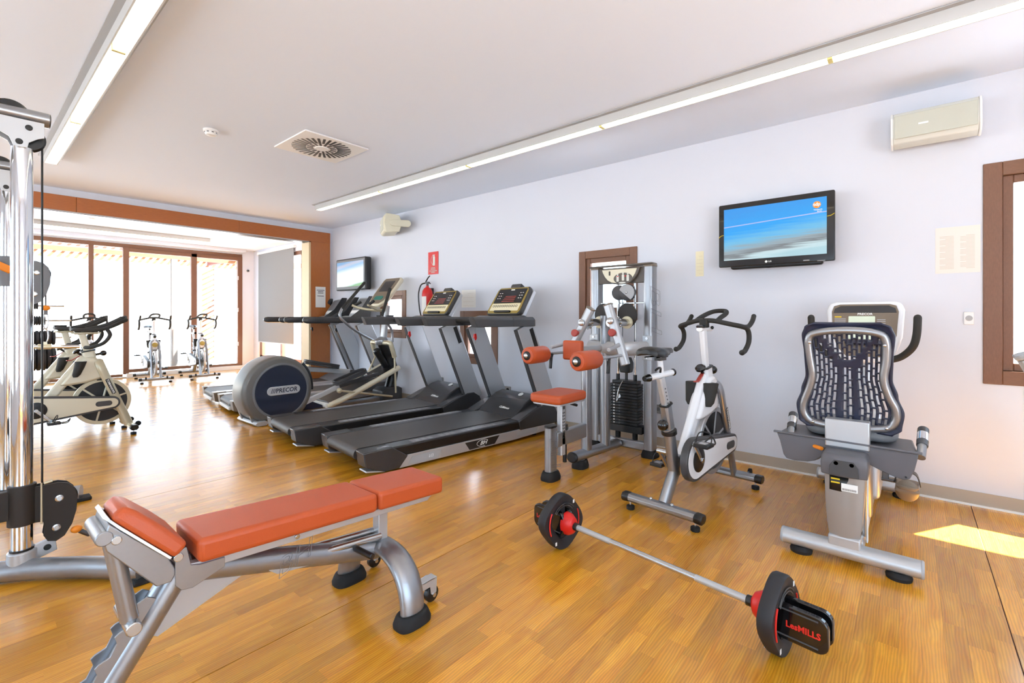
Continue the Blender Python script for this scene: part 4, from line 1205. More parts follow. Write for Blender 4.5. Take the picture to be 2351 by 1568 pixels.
# ================================================================== CABLE MACHINE
cm = thing('cable_machine', 'double cable machine with tall chrome columns and curved silver base', 'cable machine', (0.0, 3.8, 0))
def cp(b, name, m, bev=0.0, seg=2, root=None, **k): return part(root or cm, name, b, m, bev, seg, w=True, **k)
for (cx, cy, path, ez) in ((0.196, 3.209, [(-0.9, 3.62, 0.052), (-0.35, 3.46, 0.052), (0.10, 3.255, 0.052), (0.35, 3.04, 0.052), (0.50, 2.86, 0.052), (0.57, 2.76, 0.052)], 0), (0.208, 4.39, [(-0.9, 3.98, 0.052), (-0.35, 4.22, 0.052), (0.10, 4.38, 0.052), (0.35, 4.36, 0.052), (0.54, 4.29, 0.052)], 1)):
    base = cp(B().tube(bez(path, 8), 0.048, 18), 'base_tube', 'silver')
    e = V(path[-1])
    cp(B().box(e.x - 0.05, e.x + 0.05, e.y - 0.05, e.y + 0.05, 0, 0.022), 'rubber_foot', 'rubber', 0.006, root=base)
    cp(B().cyl((cx, cy, 0.085), (cx, cy, 2.04), 0.039, n=32), 'column', 'chrome')
    ck = B().lathe([(0.052, 0), (0.052, 0.075), (0.046, 0.08)], (cx, cy, 0.06), (0, 0, 1), 24)
    ck.prism([(cx + 0.03, 0.075), (cx + 0.12, 0.10), (cx + 0.115, 0.145), (cx + 0.085, 0.16), (cx + 0.03, 0.145)], cy - 0.012, cy + 0.012, 'y')
    cl = cp(ck, 'base_clamp', 'silver_soft', 0.002)
    cp(B().cyl((cx + 0.085, cy - 0.016, 0.125), (cx + 0.085, cy + 0.016, 0.125), 0.014), 'bolt', 'black', root=cl)
    cp(B().cyl((cx, cy, 0.138), (cx, cy, 0.15), 0.043), 'clamp_ring', 'black', root=cl)
    # head
    hd = cp(B().tube([(-0.75, cy, 2.195), (cx + 0.092, cy, 2.195)], 0.046, 20, ry=0.034), 'head_tube', 'silver', 0.002)
    cp(B().tube([(cx + 0.090, cy, 2.195), (cx + 0.096, cy, 2.195)], 0.045, 20, ry=0.033), 'end_cap', 'dark_steel', 0.002, root=hd)
    plate = [(cx - 0.20, 2.165), (cx + 0.072, 2.165), (cx + 0.072, 2.095), (cx + 0.05, 2.085), (cx + 0.02, 2.06), (cx + 0.015, 2.035), (cx - 0.03, 2.035), (cx - 0.045, 2.075), (cx - 0.09, 2.10), (cx - 0.20, 2.105)]
    for s in (-1, 1):
        cp(B().prism(plate, cy + s * 0.045 - 0.004, cy + s * 0.045 + 0.004, 'y'), 'head_plate', 'silver_soft', 0.001, root=hd)
    for bx_, bz in ((cx + 0.02, 2.13), (cx - 0.012, 2.058), (cx - 0.13, 2.14)):
        cp(B().cyl((bx_, cy - 0.055, bz), (bx_, cy + 0.055, bz), 0.013), 'bolt', 'black', 0.002, root=hd)
    cp(B().lathe([(0.065, -0.014), (0.072, -0.008), (0.060, 0), (0.072, 0.008), (0.065, 0.014)], (cx - 0.04, cy, 2.185), (0, 1, 0), 28), 'pulley', 'black', root=hd)
    cp(B().lathe([(0.055, -0.014), (0.062, -0.008), (0.050, 0), (0.062, 0.008), (0.055, 0.014)], (cx + 0.02, cy, 2.09), (0, 1, 0), 28), 'pulley', 'black', root=hd)
    # carriage with its pulley housing
    near_ = ez == 0
    zt = 0.45 if near_ else 1.625
    hm = 'black_metal' if near_ else 'mid_grey'  # backlight painted into the far carriage as grey; its near twin is black
    dz = zt - 0.45
    sl = cp(B().lathe([(0.042, 0), (0.050, 0.003), (0.050, 0.187), (0.042, 0.19)], (cx, cy, zt - 0.19), (0, 0, 1), 28), 'carriage', hm, 0.0)
    cp(B().box(cx - 0.34, cx - 0.04, cy - 0.02, cy + 0.02, zt - 0.155, zt - 0.02), 'carriage_arm', hm, 0.004, root=sl)
    hx = cx + 0.04
    hp_ = [(hx, 0.432), (hx + 0.085, 0.432), (hx + 0.118, 0.420), (hx + 0.142, 0.392), (hx + 0.152, 0.345), (hx + 0.148, 0.28), (hx + 0.132, 0.215), (hx + 0.105, 0.165), (hx + 0.075, 0.148), (hx + 0.045, 0.158), (hx + 0.030, 0.19), (hx + 0.035, 0.23), (hx + 0.030, 0.258), (hx, 0.262)]
    hp_ = [(a, c + dz) for a, c in hp_]
    for s in (-1, 1):
        cp(B().prism(hp_, cy + s * 0.024 - 0.004, cy + s * 0.024 + 0.004, 'y'), 'pulley_housing', hm, 0.0015, root=sl)
    cp(B().lathe([(0.050, -0.014), (0.056, -0.008), (0.045, 0), (0.056, 0.008), (0.050, 0.014)], (hx + 0.10, cy, 0.35 + dz), (0, 1, 0), 28), 'pulley', 'black', root=sl)
    cp(B().lathe([(0.036, -0.014), (0.042, -0.008), (0.034, 0), (0.042, 0.008), (0.036, 0.014)], (hx + 0.078, cy, 0.205 + dz), (0, 1, 0), 24), 'pulley', 'black', root=sl)
    for bx_, bz in ((hx + 0.085, 0.355 + dz), (hx + 0.075, 0.215 + dz)):
        cp(B().lathe([(0.016, 0), (0.016, 0.004), (0.010, 0.006), (0.010, 0.012)], (bx_, cy - 0.028, bz), (0, -1, 0), 12), 'bolt', 'steel', root=sl)
    cp(B().cyl((cx + 0.062, cy - 0.045, zt - 0.195), (cx + 0.062, cy - 0.045, zt + 0.0), 0.004).cyl((cx + 0.07, cy - 0.045, zt - 0.005), (cx + 0.10, cy - 0.045, zt), 0.006), 'lock_pin', 'champagne', root=sl)
    cp(B().cyl((hx + 0.028, cy, zt - 0.02), (hx + 0.028, cy, 2.07), 0.0042, n=8), 'cable', 'black', root=sl)
    bz = 0.182 + dz
    bpz = V((hx + 0.146, cy - 0.04, bz + 0.004)) if near_ else V((0.378, cy, 1.30))
    cp(B().ball(bpz, 0.020, 1.15, 1, 0.9), 'cable_stop', 'orange_ball', root=sl, label='orange cable stop ball')
    if near_: cp(B().cyl(bpz + V((0.012, 0, -0.012)), bpz + V((0.05, 0, -0.045)), 0.011), 'cable_end', 'dark_steel', 0.002, root=sl)
    else: cp(B().cyl((0.378, cy, 1.30), (0.378, cy, 1.42), 0.004, n=8), 'cable_tail', 'black', root=sl)
cp(B().rtube([(0.18, 4.375, 1.56), (0.215, 4.335, 1.535), (0.10, 4.33, 1.60)], 0.02, 0.045), 'locking_lever', 'orange_ball', 0.004, label='orange locking lever')
cp(B().rtube([(-0.62, 3.8, 0), (-0.62, 3.8, 2.2)], 0.12, 0.12, up=(1, 0, 0)).rtube([(-0.62, 3.2, 2.19), (-0.62, 4.4, 2.19)], 0.07, 0.07), 'rear_frame', 'silver', 0.006)
# short straight bar hanging from the far pulley
hb_ = thing('cable_bar', 'short chrome pull bar hanging from an orange stop of the cable machine', 'cable attachment', (0.372, 4.39, 1.03))
part(hb_, 'bar', B().cyl((0.20, 4.395, 1.048), (0.545, 4.385, 1.036), 0.012), 'chrome', w=True)
part(hb_, 'swivel', B().cyl((0.34, 4.391, 1.043), (0.405, 4.389, 1.041), 0.018).box(0.36, 0.385, 4.38, 4.40, 1.05, 1.075), 'champagne', 0.002, w=True)
part(hb_, 'snap_hook', B().tube([(0.374 + 0.016 * math.cos(t), 4.39, 1.115 + 0.05 * math.sin(t)) for t in [2 * PI * k / 16 for k in range(16)]], 0.004, 8, closed=True).tube([(0.378 + 0.012 * math.cos(t), 4.39, 1.215 + 0.055 * math.sin(t)) for t in [2 * PI * k / 16 for k in range(16)]], 0.004, 8, closed=True), 'steel', w=True)
part(hb_, 'link_block', B().box(0.368, 0.388, 4.382, 4.398, 1.255, 1.285), 'mid_grey', 0.003, w=True)

# ================================================================== PLATE RACK (far room, behind the columns)
rk_ = thing('plate_rack', 'black weight rack with steel pegs standing behind the chrome columns', 'rack', (0.84, 9.95, 0))
def rp(b, name, m, bev=0.0): return part(rk_, name, b, m, bev, w=True)
rp(B().box(0.62, 0.68, 9.92, 9.98, 0, 1.5), 'upright', 'dark_grey', 0.004)
rp(B().box(0.27, 1.07, 9.90, 10.0, 0, 0.05).box(0.60, 0.70, 9.6, 10.3, 0, 0.05), 'base', 'dark_grey', 0.006)
levels = [(1.40, 0.055, 5, 0.012), (1.18, 0.07, 6, 0.022), (0.92, 0.11, 6, 0.04), (0.60, 0.17, 5, 0.05)]
for z, rr, n, th in levels:
    rp(B().cyl((0.20, 9.95, z), (1.14 if z < 1.3 else 1.06, 9.95, z), 0.012), 'peg', 'steel')
    x = 0.70
    for k in range(n):
        lb_ = B().lathe([(0.02, 0), (rr * 0.9, 0), (rr, th * 0.15), (rr, th * 0.8), (rr * 0.9, th * 0.95), (0.02, th * 0.95)], (x, 9.95, z), (1, 0, 0), 22)
        solo('rack_plate', lb_, 'plate_rubber', '%s weight plate on the %s peg of the rack behind the chrome columns' % {0.055: ('smallest dark', 'top'), 0.07: ('small dark', 'second'), 0.11: ('medium dark', 'third'), 0.17: ('largest dark', 'lowest')}[rr], 'weight plate', 'weight plates on the far rack', org=(x, 9.95, z))
        x += th + 0.004

# ================================================================== TREADMILLS
def on_plane(O, u, n, poly, c0, c1, y=V((0, 1, 0))):
    """prism of (a along y, b along u) between offsets c0,c1 along n"""
    return B().loft([[O + y * a + u * b + n * c for a, b in poly] for c in (c0, c1)])

def treadmill(label, loc, rz, far=False, group='treadmills'):
    r = thing('treadmill', label, 'treadmill', loc, rz, group)
    def p(b, name, m, bev=0.0, seg=2, root=None, **k): return part(root or r, name, b, m, bev, seg, **k)
    zt = 0.20 if not far else 0.165
    rail_m = 'black' if not far else 'silver_soft'
    for s in (-1, 1):
        a, c = sorted((s * 0.425, s * 0.395))
        sk = p(B().prism([(0.235, 0.022), (1.60, 0.026), (2.18, 0.05), (2.18, 0.118), (0.40, 0.116)], a, c, 'y'), 'side_skirt', 'silver_soft', 0.003)
        if not far:
            o = s * 0.4255
            p(B().prism([(1.03, 0.034), (1.33, 0.036), (1.39, 0.106), (0.98, 0.105)], o - 0.001, o + 0.001, 'y'), 'badge_panel', 'black_metal', root=sk)
            p(B().prism([(0.40, 0.034), (0.70, 0.036), (0.73, 0.098), (0.44, 0.096)], o - 0.001, o + 0.001, 'y').prism([(1.62, 0.05), (1.90, 0.06), (1.92, 0.108), (1.64, 0.10)], o - 0.001, o + 0.001, 'y'), 'grey_inlay', 'light_grey', each=True, root=sk)
            t = B().text('BH', 0.05, (1.19, s * 0.4268, 0.071), (0, s, 0), shear=0.4, sx=1.25, bold=0.001)
            t.tube([(1.185 + 0.07 * math.cos(q), s * 0.4268, 0.071 + 0.03 * math.sin(q)) for q in [R(30 + 260 * k / 20) for k in range(21)]], 0.0022, 5)
            t.text('LCI', 0.032, (0.62, s * 0.4268, 0.066), (0, s, 0), shear=0.2, bold=0.0006)
            p(t, 'maker_mark', 'white', root=sk)
        a, c = sorted((s * 0.425, s * 0.275))
        if far:
            rl = p(B().prism([(0.05, zt - 0.05), (1.75, zt - 0.05), (1.75, zt + 0.012), (0.05, zt + 0.012)], a, c, 'y'), 'side_rail', rail_m, 0.012, 3)
        else:
            rl = p(B().prism([(0.20, 0.118), (1.74, 0.118), (1.74, zt), (0.20, zt)], a, c, 'y'), 'side_rail', rail_m, 0.012, 3)
            a2, c2 = sorted((s * 0.405, s * 0.325))
            p(B().prism(rrect(0.46, 1.50, a2, c2, 0.012, 3), zt - 0.001, zt + 0.004, 'z'), 'foot_pad', 'tread_rib', 0.001, root=rl)
            ln = B()
            for k in range(16):
                x0 = 0.50 + 0.06 * k
                for q in (0.345, 0.365, 0.385):
                    if (k * 5 + int(q * 1000)) % 4: ln.box(x0, x0 + 0.045, s * q - 0.003, s * q + 0.003, zt + 0.0035, zt + 0.0055)
            p(ln, 'tread_ridges', 'light_grey', root=rl)['kind'] = 'stuff'
        # rear corner cap
        a, c = sorted((s * 0.432, s * 0.285))
        cap = p(B().prism([(0.015, zt), (0.26, zt + 0.004), (0.40, 0.112), (0.32, 0.022), (0.20, 0.022), (0.10, 0.055), (0.035, 0.085)] if not far else [(0.0, zt + 0.01), (0.16, zt + 0.014), (0.16, 0.06), (0.10, 0.03), (0.02, 0.05)], a, c, 'y'), 'end_cap', 'hood_grey' if not far else 'brown_panel', 0.008, 2)
        if not far:
            p(B().prism([(0.20, 0.018), (0.04, 0.045), (0.045, 0.055), (0.21, 0.03)], s * 0.36 - 0.06, s * 0.36 + 0.06, 'y'), 'cap_flap', 'silver_soft', 0.002, root=cap)
        for x in (0.30, 1.95):
            p(B().cyl((x, s * 0.33, 0.0), (x, s * 0.33, 0.03), 0.03), 'foot', 'rubber', 0.003)
    p(B().box(0.20, 2.15, -0.29, 0.29, 0.03, zt - 0.045), 'deck_frame', 'black_metal')
    bz = zt - 0.045
    prof = [(1.78, zt + 0.002)] + [(0.055 + 0.047 * math.cos(a), bz + 0.047 * math.sin(a)) for a in [R(90 + 22.5 * k) for k in range(9)]] + [(1.78, bz - 0.047)]
    p(B().prism(prof, -0.268, 0.268, 'y'), 'belt', 'belt' if not far else 'belt_far', 0.0, smooth=30)
    if far:
        p(B().box(-0.005, 0.03, -0.27, 0.27, 0.045, 0.085), 'rear_bar', 'white', 0.006)
    # motor hood
    hc = [(1.68, zt - 0.01), (1.73, zt + 0.03), (1.84, zt + 0.115), (1.95, zt + 0.175), (2.05, zt + 0.20), (2.14, zt + 0.18), (2.20, zt + 0.12), (2.23, zt), (2.23, 0.10), (1.70, 0.12)]
    hs = [(1.64, zt), (1.72, zt + 0.03), (1.86, zt + 0.085), (2.0, zt + 0.125), (2.1, zt + 0.125), (2.19, zt + 0.07), (2.225, zt), (2.225, 0.10), (1.66, 0.105)]
    if far:
        hc = [(a, zt + (c - zt) * 0.55 if c > zt else c) for a, c in hc]; hs = [(a, zt + (c - zt) * 0.6 if c > zt else c) for a, c in hs]
    hm = 'hood_grey' if not far else 'mid_grey'
    hd = p(B().prism(hc, -0.288, 0.288, 'y'), 'motor_hood', hm, 0.012, 3, smooth=60)
    for s in (-1, 1):
        a, c = sorted((s * 0.29, s * 0.43))
        p(B().prism(hs, a, c, 'y'), 'hood_fender', hm, 0.014, 3, smooth=60)
    if not far:
        p(B().text('CLBfitness', 0.036, (1.775, -0.06, zt + 0.069), (-0.62, 0, 0.78), up=(0.78, 0, 0.62), shear=0.3, bold=0.0008), 'hood_lettering', 'white', root=hd)
        p(B().lathe([(0.03, 0), (0.03, 0.003)], (1.985, -0.10, zt + 0.19), (-0.4, 0, 0.9), 20).text('BH', 0.03, (1.98, -0.10, zt + 0.195), (-0.4, 0, 0.9), up=(0.9, 0, 0.4), shear=0.3), 'hood_badge', 'white', root=hd)
    # uprights
    for s in (-1, 1):
        up_m = 'silver_soft'
        um = p(B().rtube([(2.12, s * 0.40, 0.24), (1.735, s * 0.40, 1.15)], 0.052, 0.235, up=(1, 0, 0), c=0.15), 'upright', up_m, 0.004)
        n_ = V((-0.92, 0, -0.39))
        p(B().rtube([V((2.12, s * 0.40, 0.24)) + n_ * 0.119, V((1.735, s * 0.40, 1.15)) + n_ * 0.119], 0.05, 0.012, up=(1, 0, 0)), 'edge_trim', 'dark_grey', root=um)
        if not far:
            p(B().rtube([(1.895, s * 0.428, 0.93), (1.815, s * 0.428, 1.12)], 0.006, 0.05, up=(1, 0, 0)), 'slot_panel', 'black', 0.002, root=um)
    # handrails
    for s in (-1, 1):
        y0, y1 = sorted((s * 0.45, s * 0.365))
        if far:
            rr = B()
            rr.loft([[(x, s * 0.405 + 0.042 * k1 * q[0], 1.19 + 0.048 * k1 * q[1]) for q in superellipse(1, 1, 3, 18)] for x, k1 in ((0.86, 0.35), (0.875, 0.75), (0.92, 1.0), (1.20, 1.0), (1.24, 0.9), (1.9, 0.95))])
            p(rr, 'handrail', 'hood_grey', smooth=50)
        else:
            sec = [(y0, 1.142), (y1, 1.142), (y1, 1.215), (y1 - 0.02 * (1 if s > 0 else 1), 1.238), (y0 + 0.02, 1.238), (y0, 1.215)]
            p(B().loft([[(1.10 + (z - 1.142) * -0.45, y, z) for y, z in sec], [(1.55, y, z) for y, z in sec]]), 'handrail', 'dark_grey', 0.006)
            p(B().loft([[(1.553, y, z) for y, z in sec], [(1.84, y, z) for y, z in sec], [(1.865, y * 0.985, 1.15 + (z - 1.15) * 0.85) for y, z in sec]]), 'rail_cover', 'dark_grey', 0.006)
    db = p(B().prism([(1.50, 1.175), (1.60, 1.15), (1.87, 1.15), (1.87, 1.22), (1.78, 1.255), (1.60, 1.215)], -0.37, 0.37, 'y'), 'dashboard', 'dark_grey' if not far else 'light_grey', 0.01)
    p(B().cyl((1.47, -0.37, 1.195), (1.47, 0.37, 1.195), 0.021), 'grip_bar', 'grip')
    for s in (-1, 1):
        p(B().lathe([(0.036, 0), (0.042, 0.012), (0.042, 0.022)], (1.62, s * 0.27, 1.21), (-0.2, 0, 1), 20), 'cup_holder', 'gold_trim' if not far else 'dark_grey', root=db)
    p(B().cyl((1.56, 0.05, 1.20), (1.55, 0.05, 1.215), 0.016), 'stop_button', 'red', root=db, label='red stop button')
    p(B().tube(bez([(1.56, 0.16, 1.15), (1.555, 0.165, 1.09), (1.56, 0.16, 1.05), (1.57, 0.17, 0.95)], 5), 0.0018, 5), 'safety_cord', 'mid_grey')
    p(B().prism([(1.54, 1.055), (1.565, 1.06), (1.575, 1.01), (1.56, 0.985), (1.545, 1.02), (1.535, 1.01)], 0.15, 0.17, 'y'), 'safety_clip', 'red' if not far else 'black', 0.003)
    # console
    O = V((1.79, 0, 1.265)); u = V((0.21, 0, 0.315)).normalized(); n = V((-u.z, 0, u.x))
    H_ = 0.365
    if not far:
        ol = [(-0.25, 0.0), (0.25, 0.0), (0.275, 0.04), (0.262, H_ - 0.04), (0.235, H_), (-0.235, H_), (-0.262, H_ - 0.04), (-0.275, 0.04)]
        co = p(on_plane(O, u, n, ol, -0.055, 0.0), 'console', 'console_dark', 0.012, 3)
        il = [(a * 0.94, 0.012 + (b - 0.0) * 0.93) for a, b in ol]
        p(on_plane(O, u, n, il, 0.0, 0.004), 'console_trim', 'gold_trim', 0.002, root=co)
        p(on_plane(O, u, n, rrect(-0.225, 0.225, 0.145, H_ - 0.03, 0.012, 3), 0.003, 0.006), 'display', 'lens_dark', root=co)
        p(on_plane(O, u, n, rrect(-0.228, 0.228, 0.045, 0.140, 0.008, 3), 0.003, 0.006), 'key_panel', 'console_cream', root=co)
        bt = B()
        for k in range(11):
            c0 = O + V((0, 0.19 - 0.037 * k, 0)) + u * 0.105 + n * 0.007
            bt.tube([c0 + V((0, 0.013 * math.cos(t), 0)) + u * (0.013 * math.sin(t)) for t in [2 * PI * q / 12 for q in range(12)]], 0.0022, 5, closed=True)
        p(bt, 'key', 'ink_dark', each=True, root=co)
        ld = B()
        for k in range(4):
            ld.join(on_plane(O, u, n, [(-0.10, 0.165 + 0.022 * k), (0.10 - 0.01 * k, 0.165 + 0.022 * k), (0.10 - 0.01 * k, 0.172 + 0.022 * k), (-0.10, 0.172 + 0.022 * k)], 0.006, 0.0068))
        p(ld, 'led_line', 'red_dull', each=True, root=co)
        mk = B()
        for sy in (-1, 1):
            for k in range(3):
                for j in range(2):
                    c_ = sy * (0.150 + 0.035 * j)
                    mk.join(on_plane(O, u, n, rrect(c_ - 0.010, c_ + 0.010, 0.205 + 0.035 * k, 0.213 + 0.035 * k, 0.003, 2), 0.006, 0.0068))
        mk.join(on_plane(O, u, n, rrect(-0.03, 0.03, H_ - 0.05, H_ - 0.035, 0.004, 2), 0.006, 0.0068))
        p(mk, 'panel_marks', 'white', each=True, root=co)
        p(on_plane(O, u, n, rrect(-0.13, 0.13, 0.018, 0.042, 0.01, 3), 0.003, 0.022), 'book_ledge', 'black', 0.004, root=co)
        fan = p(on_plane(O, u, n, rrect(-0.085, 0.075, H_ - 0.005, H_ + 0.045, 0.012, 3), -0.06, 0.0), 'fan_housing', 'console_dark', 0.006, root=co)
        p(B().rtube([O + V((0.075, 0, -0.05)), O + V((0.07, 0, 0.03))], 0.30, 0.05, up=(1, 0, 0)), 'console_neck', 'silver_soft', 0.006, root=co)
        for s in (-1, 1):
            p(on_plane(O, u, n, [(s * 0.262, 0.0), (s * 0.285, 0.02), (s * 0.275, H_ - 0.03), (s * 0.255, H_ - 0.01)], -0.085, -0.045), 'console_side', 'silver_soft', 0.004, root=co)
    else:
        ol = [(-0.20, -0.06), (0.20, -0.06), (0.24, 0.05), (0.24, 0.30), (0.21, 0.34), (-0.21, 0.34), (-0.24, 0.30), (-0.24, 0.05)]
        co = p(on_plane(O, u, n, ol, -0.03, 0.0), 'console', 'light_grey', 0.012, 3)
        p(on_plane(O, u, n, rrect(-0.20, 0.20, 0.10, 0.31, 0.012, 3), 0.0, 0.004), 'display', 'mid_grey', root=co)
        for s in (-1, 1):
            wg_ = B().loft([[V((1.50, s * 0.40, 1.21)), V((1.50, s * 0.38, 1.16)), V((1.82, s * 0.38, 1.16)), V((1.86, s * 0.40, 1.20))], [V((1.74, s * 0.32, 1.36)), V((1.76, s * 0.30, 1.33)), V((1.88, s * 0.30, 1.33)), V((1.92, s * 0.32, 1.37))], [V((1.90, s * 0.27, 1.56)), V((1.90, s * 0.25, 1.55)), V((1.97, s * 0.25, 1.54)), V((1.99, s * 0.27, 1.56))]])
            p(wg_, 'console_wing', 'hood_grey', 0.008, root=co)
        p(on_plane(O, u, n, rrect(-0.17, 0.17, 0.02, 0.075, 0.01, 3), 0.0, 0.02), 'book_ledge', 'white', 0.004, root=co)
    return r
T1 = treadmill('black treadmill with silver side skirt nearest the lateral raise machine', (2.03, 3.60, 0), R(-7), False, 'black treadmills')
dup(T1, (2.03, 4.735, 0), R(-7), 'black treadmill standing right beside the elliptical trainer')
T3 = treadmill('pale silver treadmill between the elliptical trainer and its twin', (2.27, 6.90, 0), R(-7), True, 'silver treadmills')
dup(T3, (2.36, 7.85, 0), R(-7), 'pale silver treadmill next to the wooden post')

# ================================================================== ELLIPTICAL
el = thing('elliptical_trainer', 'elliptical trainer with a big round blue flywheel cover between the treadmills', 'elliptical trainer', (3.1, 5.85, 0))
def ep(b, name, m, bev=0.0, seg=2, root=None, **k): return part(root or el, name, b, m, bev, seg, w=True, **k)
EC = V((2.44, 5.85, 0.37))
# rear housing: rounded drum with a foot
def drum(y, k):
    out = []
    for i in range(48):
        a = 2 * PI * i / 48
        rx = 0.40 * k; rz = 0.405 * k
        x, z = EC.x + rx * math.cos(a), EC.z + rz * math.sin(a)
        if z < 0.13:
            x = EC.x + (x - EC.x) * 1.0
            z = max(z, 0.055)
        out.append((x, y, z))
    return out
hz = ep(B().loft([drum(5.645, 0.90), drum(5.65, 0.955), drum(5.67, 0.99), drum(5.71, 1.0), drum(5.93, 1.0), drum(5.965, 0.99), drum(5.985, 0.955), drum(5.99, 0.90)]), 'flywheel_cover', 'ell_body', smooth=50)
ep(B().lathe([(0.325, 0.0), (0.325, 0.008), (0.305, 0.012), (0.298, 0.006)], (2.465, 5.648, 0.37), (0, -1, 0), 64), 'cover_ring', 'mid_grey', root=hz)
ep(B().lathe([(0.297, 0.004), (0.297, 0.009)], (2.465, 5.648, 0.37), (0, -1, 0), 64), 'cover_disc', 'navy_disc', root=hz)
ep(B().prism(rrect(2.295, 2.675, 0.325, 0.425, 0.049, 8), 5.625, 5.641, 'y'), 'name_capsule', 'alu', 0.004, root=hz)
ep(B().text('///PRECOR', 0.072, (2.485, 5.6242, 0.374), (0, -1, 0), shear=0.12, bold=0.0012, sx=0.92), 'name_lettering', 'navy', root=hz)
ep(B().tube([(EC.x + 0.405 * math.cos(t), 5.70, EC.z + 0.41 * math.sin(t)) for t in [R(-5 + 50 * k / 12) for k in range(13)]], 0.012, 8, ry=0.03), 'cover_slot', 'black', root=hz)
ep(B().prism([(2.16, 0.03), (2.10, 0.20), (2.06, 0.36), (2.10, 0.36), (2.20, 0.16), (2.26, 0.03)], 5.68, 5.72, 'y').prism([(2.16, 0.03), (2.10, 0.20), (2.06, 0.36), (2.10, 0.36), (2.20, 0.16), (2.26, 0.03)], 5.98, 6.02, 'y'), 'cover_foot', 'silver', 0.004, each=True)
ep(B().rtube([(2.22, 5.58, 0.03), (2.22, 6.12, 0.03)], 0.14, 0.05, up=(0, 0, 1), c=0.4), 'rear_foot', 'silver_soft', 0.006)
ep(B().box(2.3, 4.12, 5.78, 5.92, 0.02, 0.09), 'base_rail', 'silver', 0.01)
ep(B().prism([(2.70, 0.09), (3.05, 0.09), (2.78, 0.22), (2.72, 0.25)], 5.68, 6.02, 'y'), 'base_cover', 'navy', 0.01)
# ramp
rm = ep(B().rtube(bez([(3.08, 5.85, 0.12), (3.35, 5.85, 0.20), (3.75, 5.85, 0.36), (4.10, 5.85, 0.50)], 5), 0.36, 0.05), 'ramp_bed', 'black', 0.01)
for yy in (5.64, 6.06):
    ep(B().tube(bez([(3.02, yy, 0.10), (3.30, yy, 0.185), (3.72, yy, 0.345), (4.12, yy, 0.505)], 5), 0.042, 16, ry=0.036), 'ramp_rail', 'champagne_light', root=rm)
ep(B().tube([(3.02, 5.62, 0.115), (3.02, 6.08, 0.115)], 0.035, 14), 'ramp_front', 'white', 0.004, root=rm)
for yy in (5.74, 5.96): ep(B().cyl((3.80, yy - 0.05, 0.42), (3.80, yy + 0.05, 0.42), 0.028), 'roller', 'chrome', root=rm)
# pedal arms and foot plates
for yy, a0, a1, pz in ((5.72, V((2.60, 5.69, 0.13)), V((3.22, 5.70, 0.33)), 0.0), (5.98, V((2.52, 6.0, 0.62)), V((3.55, 6.0, 0.47)), 1.0)):
    ep(B().rtube([a0, a1], 0.035, 0.065), 'pedal_arm', 'alu', 0.005)
    ep(B().rtube([a1, (3.82, a1.y, 0.44)], 0.035, 0.05), 'pedal_rail', 'dark_steel', 0.004)
    O2 = V((3.18, yy, 0.375)) if pz == 0 else V((2.92, yy, 0.655)); E2 = V((3.62, yy, 0.505)) if pz == 0 else V((3.38, yy, 0.55))
    d = (E2 - O2).normalized(); up2 = V((-d.z, 0, d.x))
    fp = B().loft([[O2 + d * a + V((0, c, 0)) + up2 * h for a, c in rrect(-0.02, 0.46, -0.085, 0.085, 0.07, 6)] for h in (-0.03, 0.0)])
    fo = ep(fp, 'foot_plate', 'dark_grey', 0.006)
    ep(B().ring([(O2.x + 0, 0)] and [(a, c) for a, c in rrect(-0.02, 0.46, -0.085, 0.085, 0.07, 6)], [(a, c) for a, c in rrect(0.0, 0.44, -0.07, 0.07, 0.06, 6)], 0.0, 0.03, 'z').xf(MX.Translation(O2) @ MX(((d.x, 0, up2.x, 0), (0, 1, 0, 0), (d.z, 0, up2.z, 0), (0, 0, 0, 1)))), 'foot_rim', 'dark_grey', 0.004, root=fo)
ep(B().cyl((3.17, 5.60, 0.29), (4.02, 5.66, 0.10), 0.014).ball((3.17, 5.60, 0.29), 0.034), 'link_rod', 'champagne')
# front column, hub, levers
ep(B().prism([(3.90, 0.0), (4.24, 0.0), (4.24, 0.19), (4.18, 0.22), (3.97, 0.22), (3.90, 0.18)], 5.72, 5.98, 'y'), 'column_base', 'dark_grey', 0.015, 3)
ep(B().tube(bez([(4.10, 5.85, 0.18), (4.16, 5.85, 0.40), (4.10, 5.85, 0.62), (3.98, 5.85, 0.86)], 5), [0.075] * 5 + [0.08] * 5 + [0.07] * 6, 18), 'column', 'black', 0.0)
ep(B().tube([(4.05, 5.85, 0.52), (3.88, 5.85, 0.76)], 0.052, 18).tube([(3.885, 5.85, 0.752), (3.87, 5.85, 0.775)], [0.053, 0.03], 18), 'damper', 'black', 0.004)
hu = ep(B().lathe([(0.03, -0.05), (0.085, -0.035), (0.095, 0.0), (0.085, 0.035), (0.03, 0.06)], (3.965, 5.85, 0.885), (-0.3, 0, 0.95), 24), 'hub', 'silver')
ep(B().tube([(3.96, 5.66, 0.865), (3.96, 6.04, 0.865)], 0.034, 16), 'hub_axle', 'champagne', root=hu)
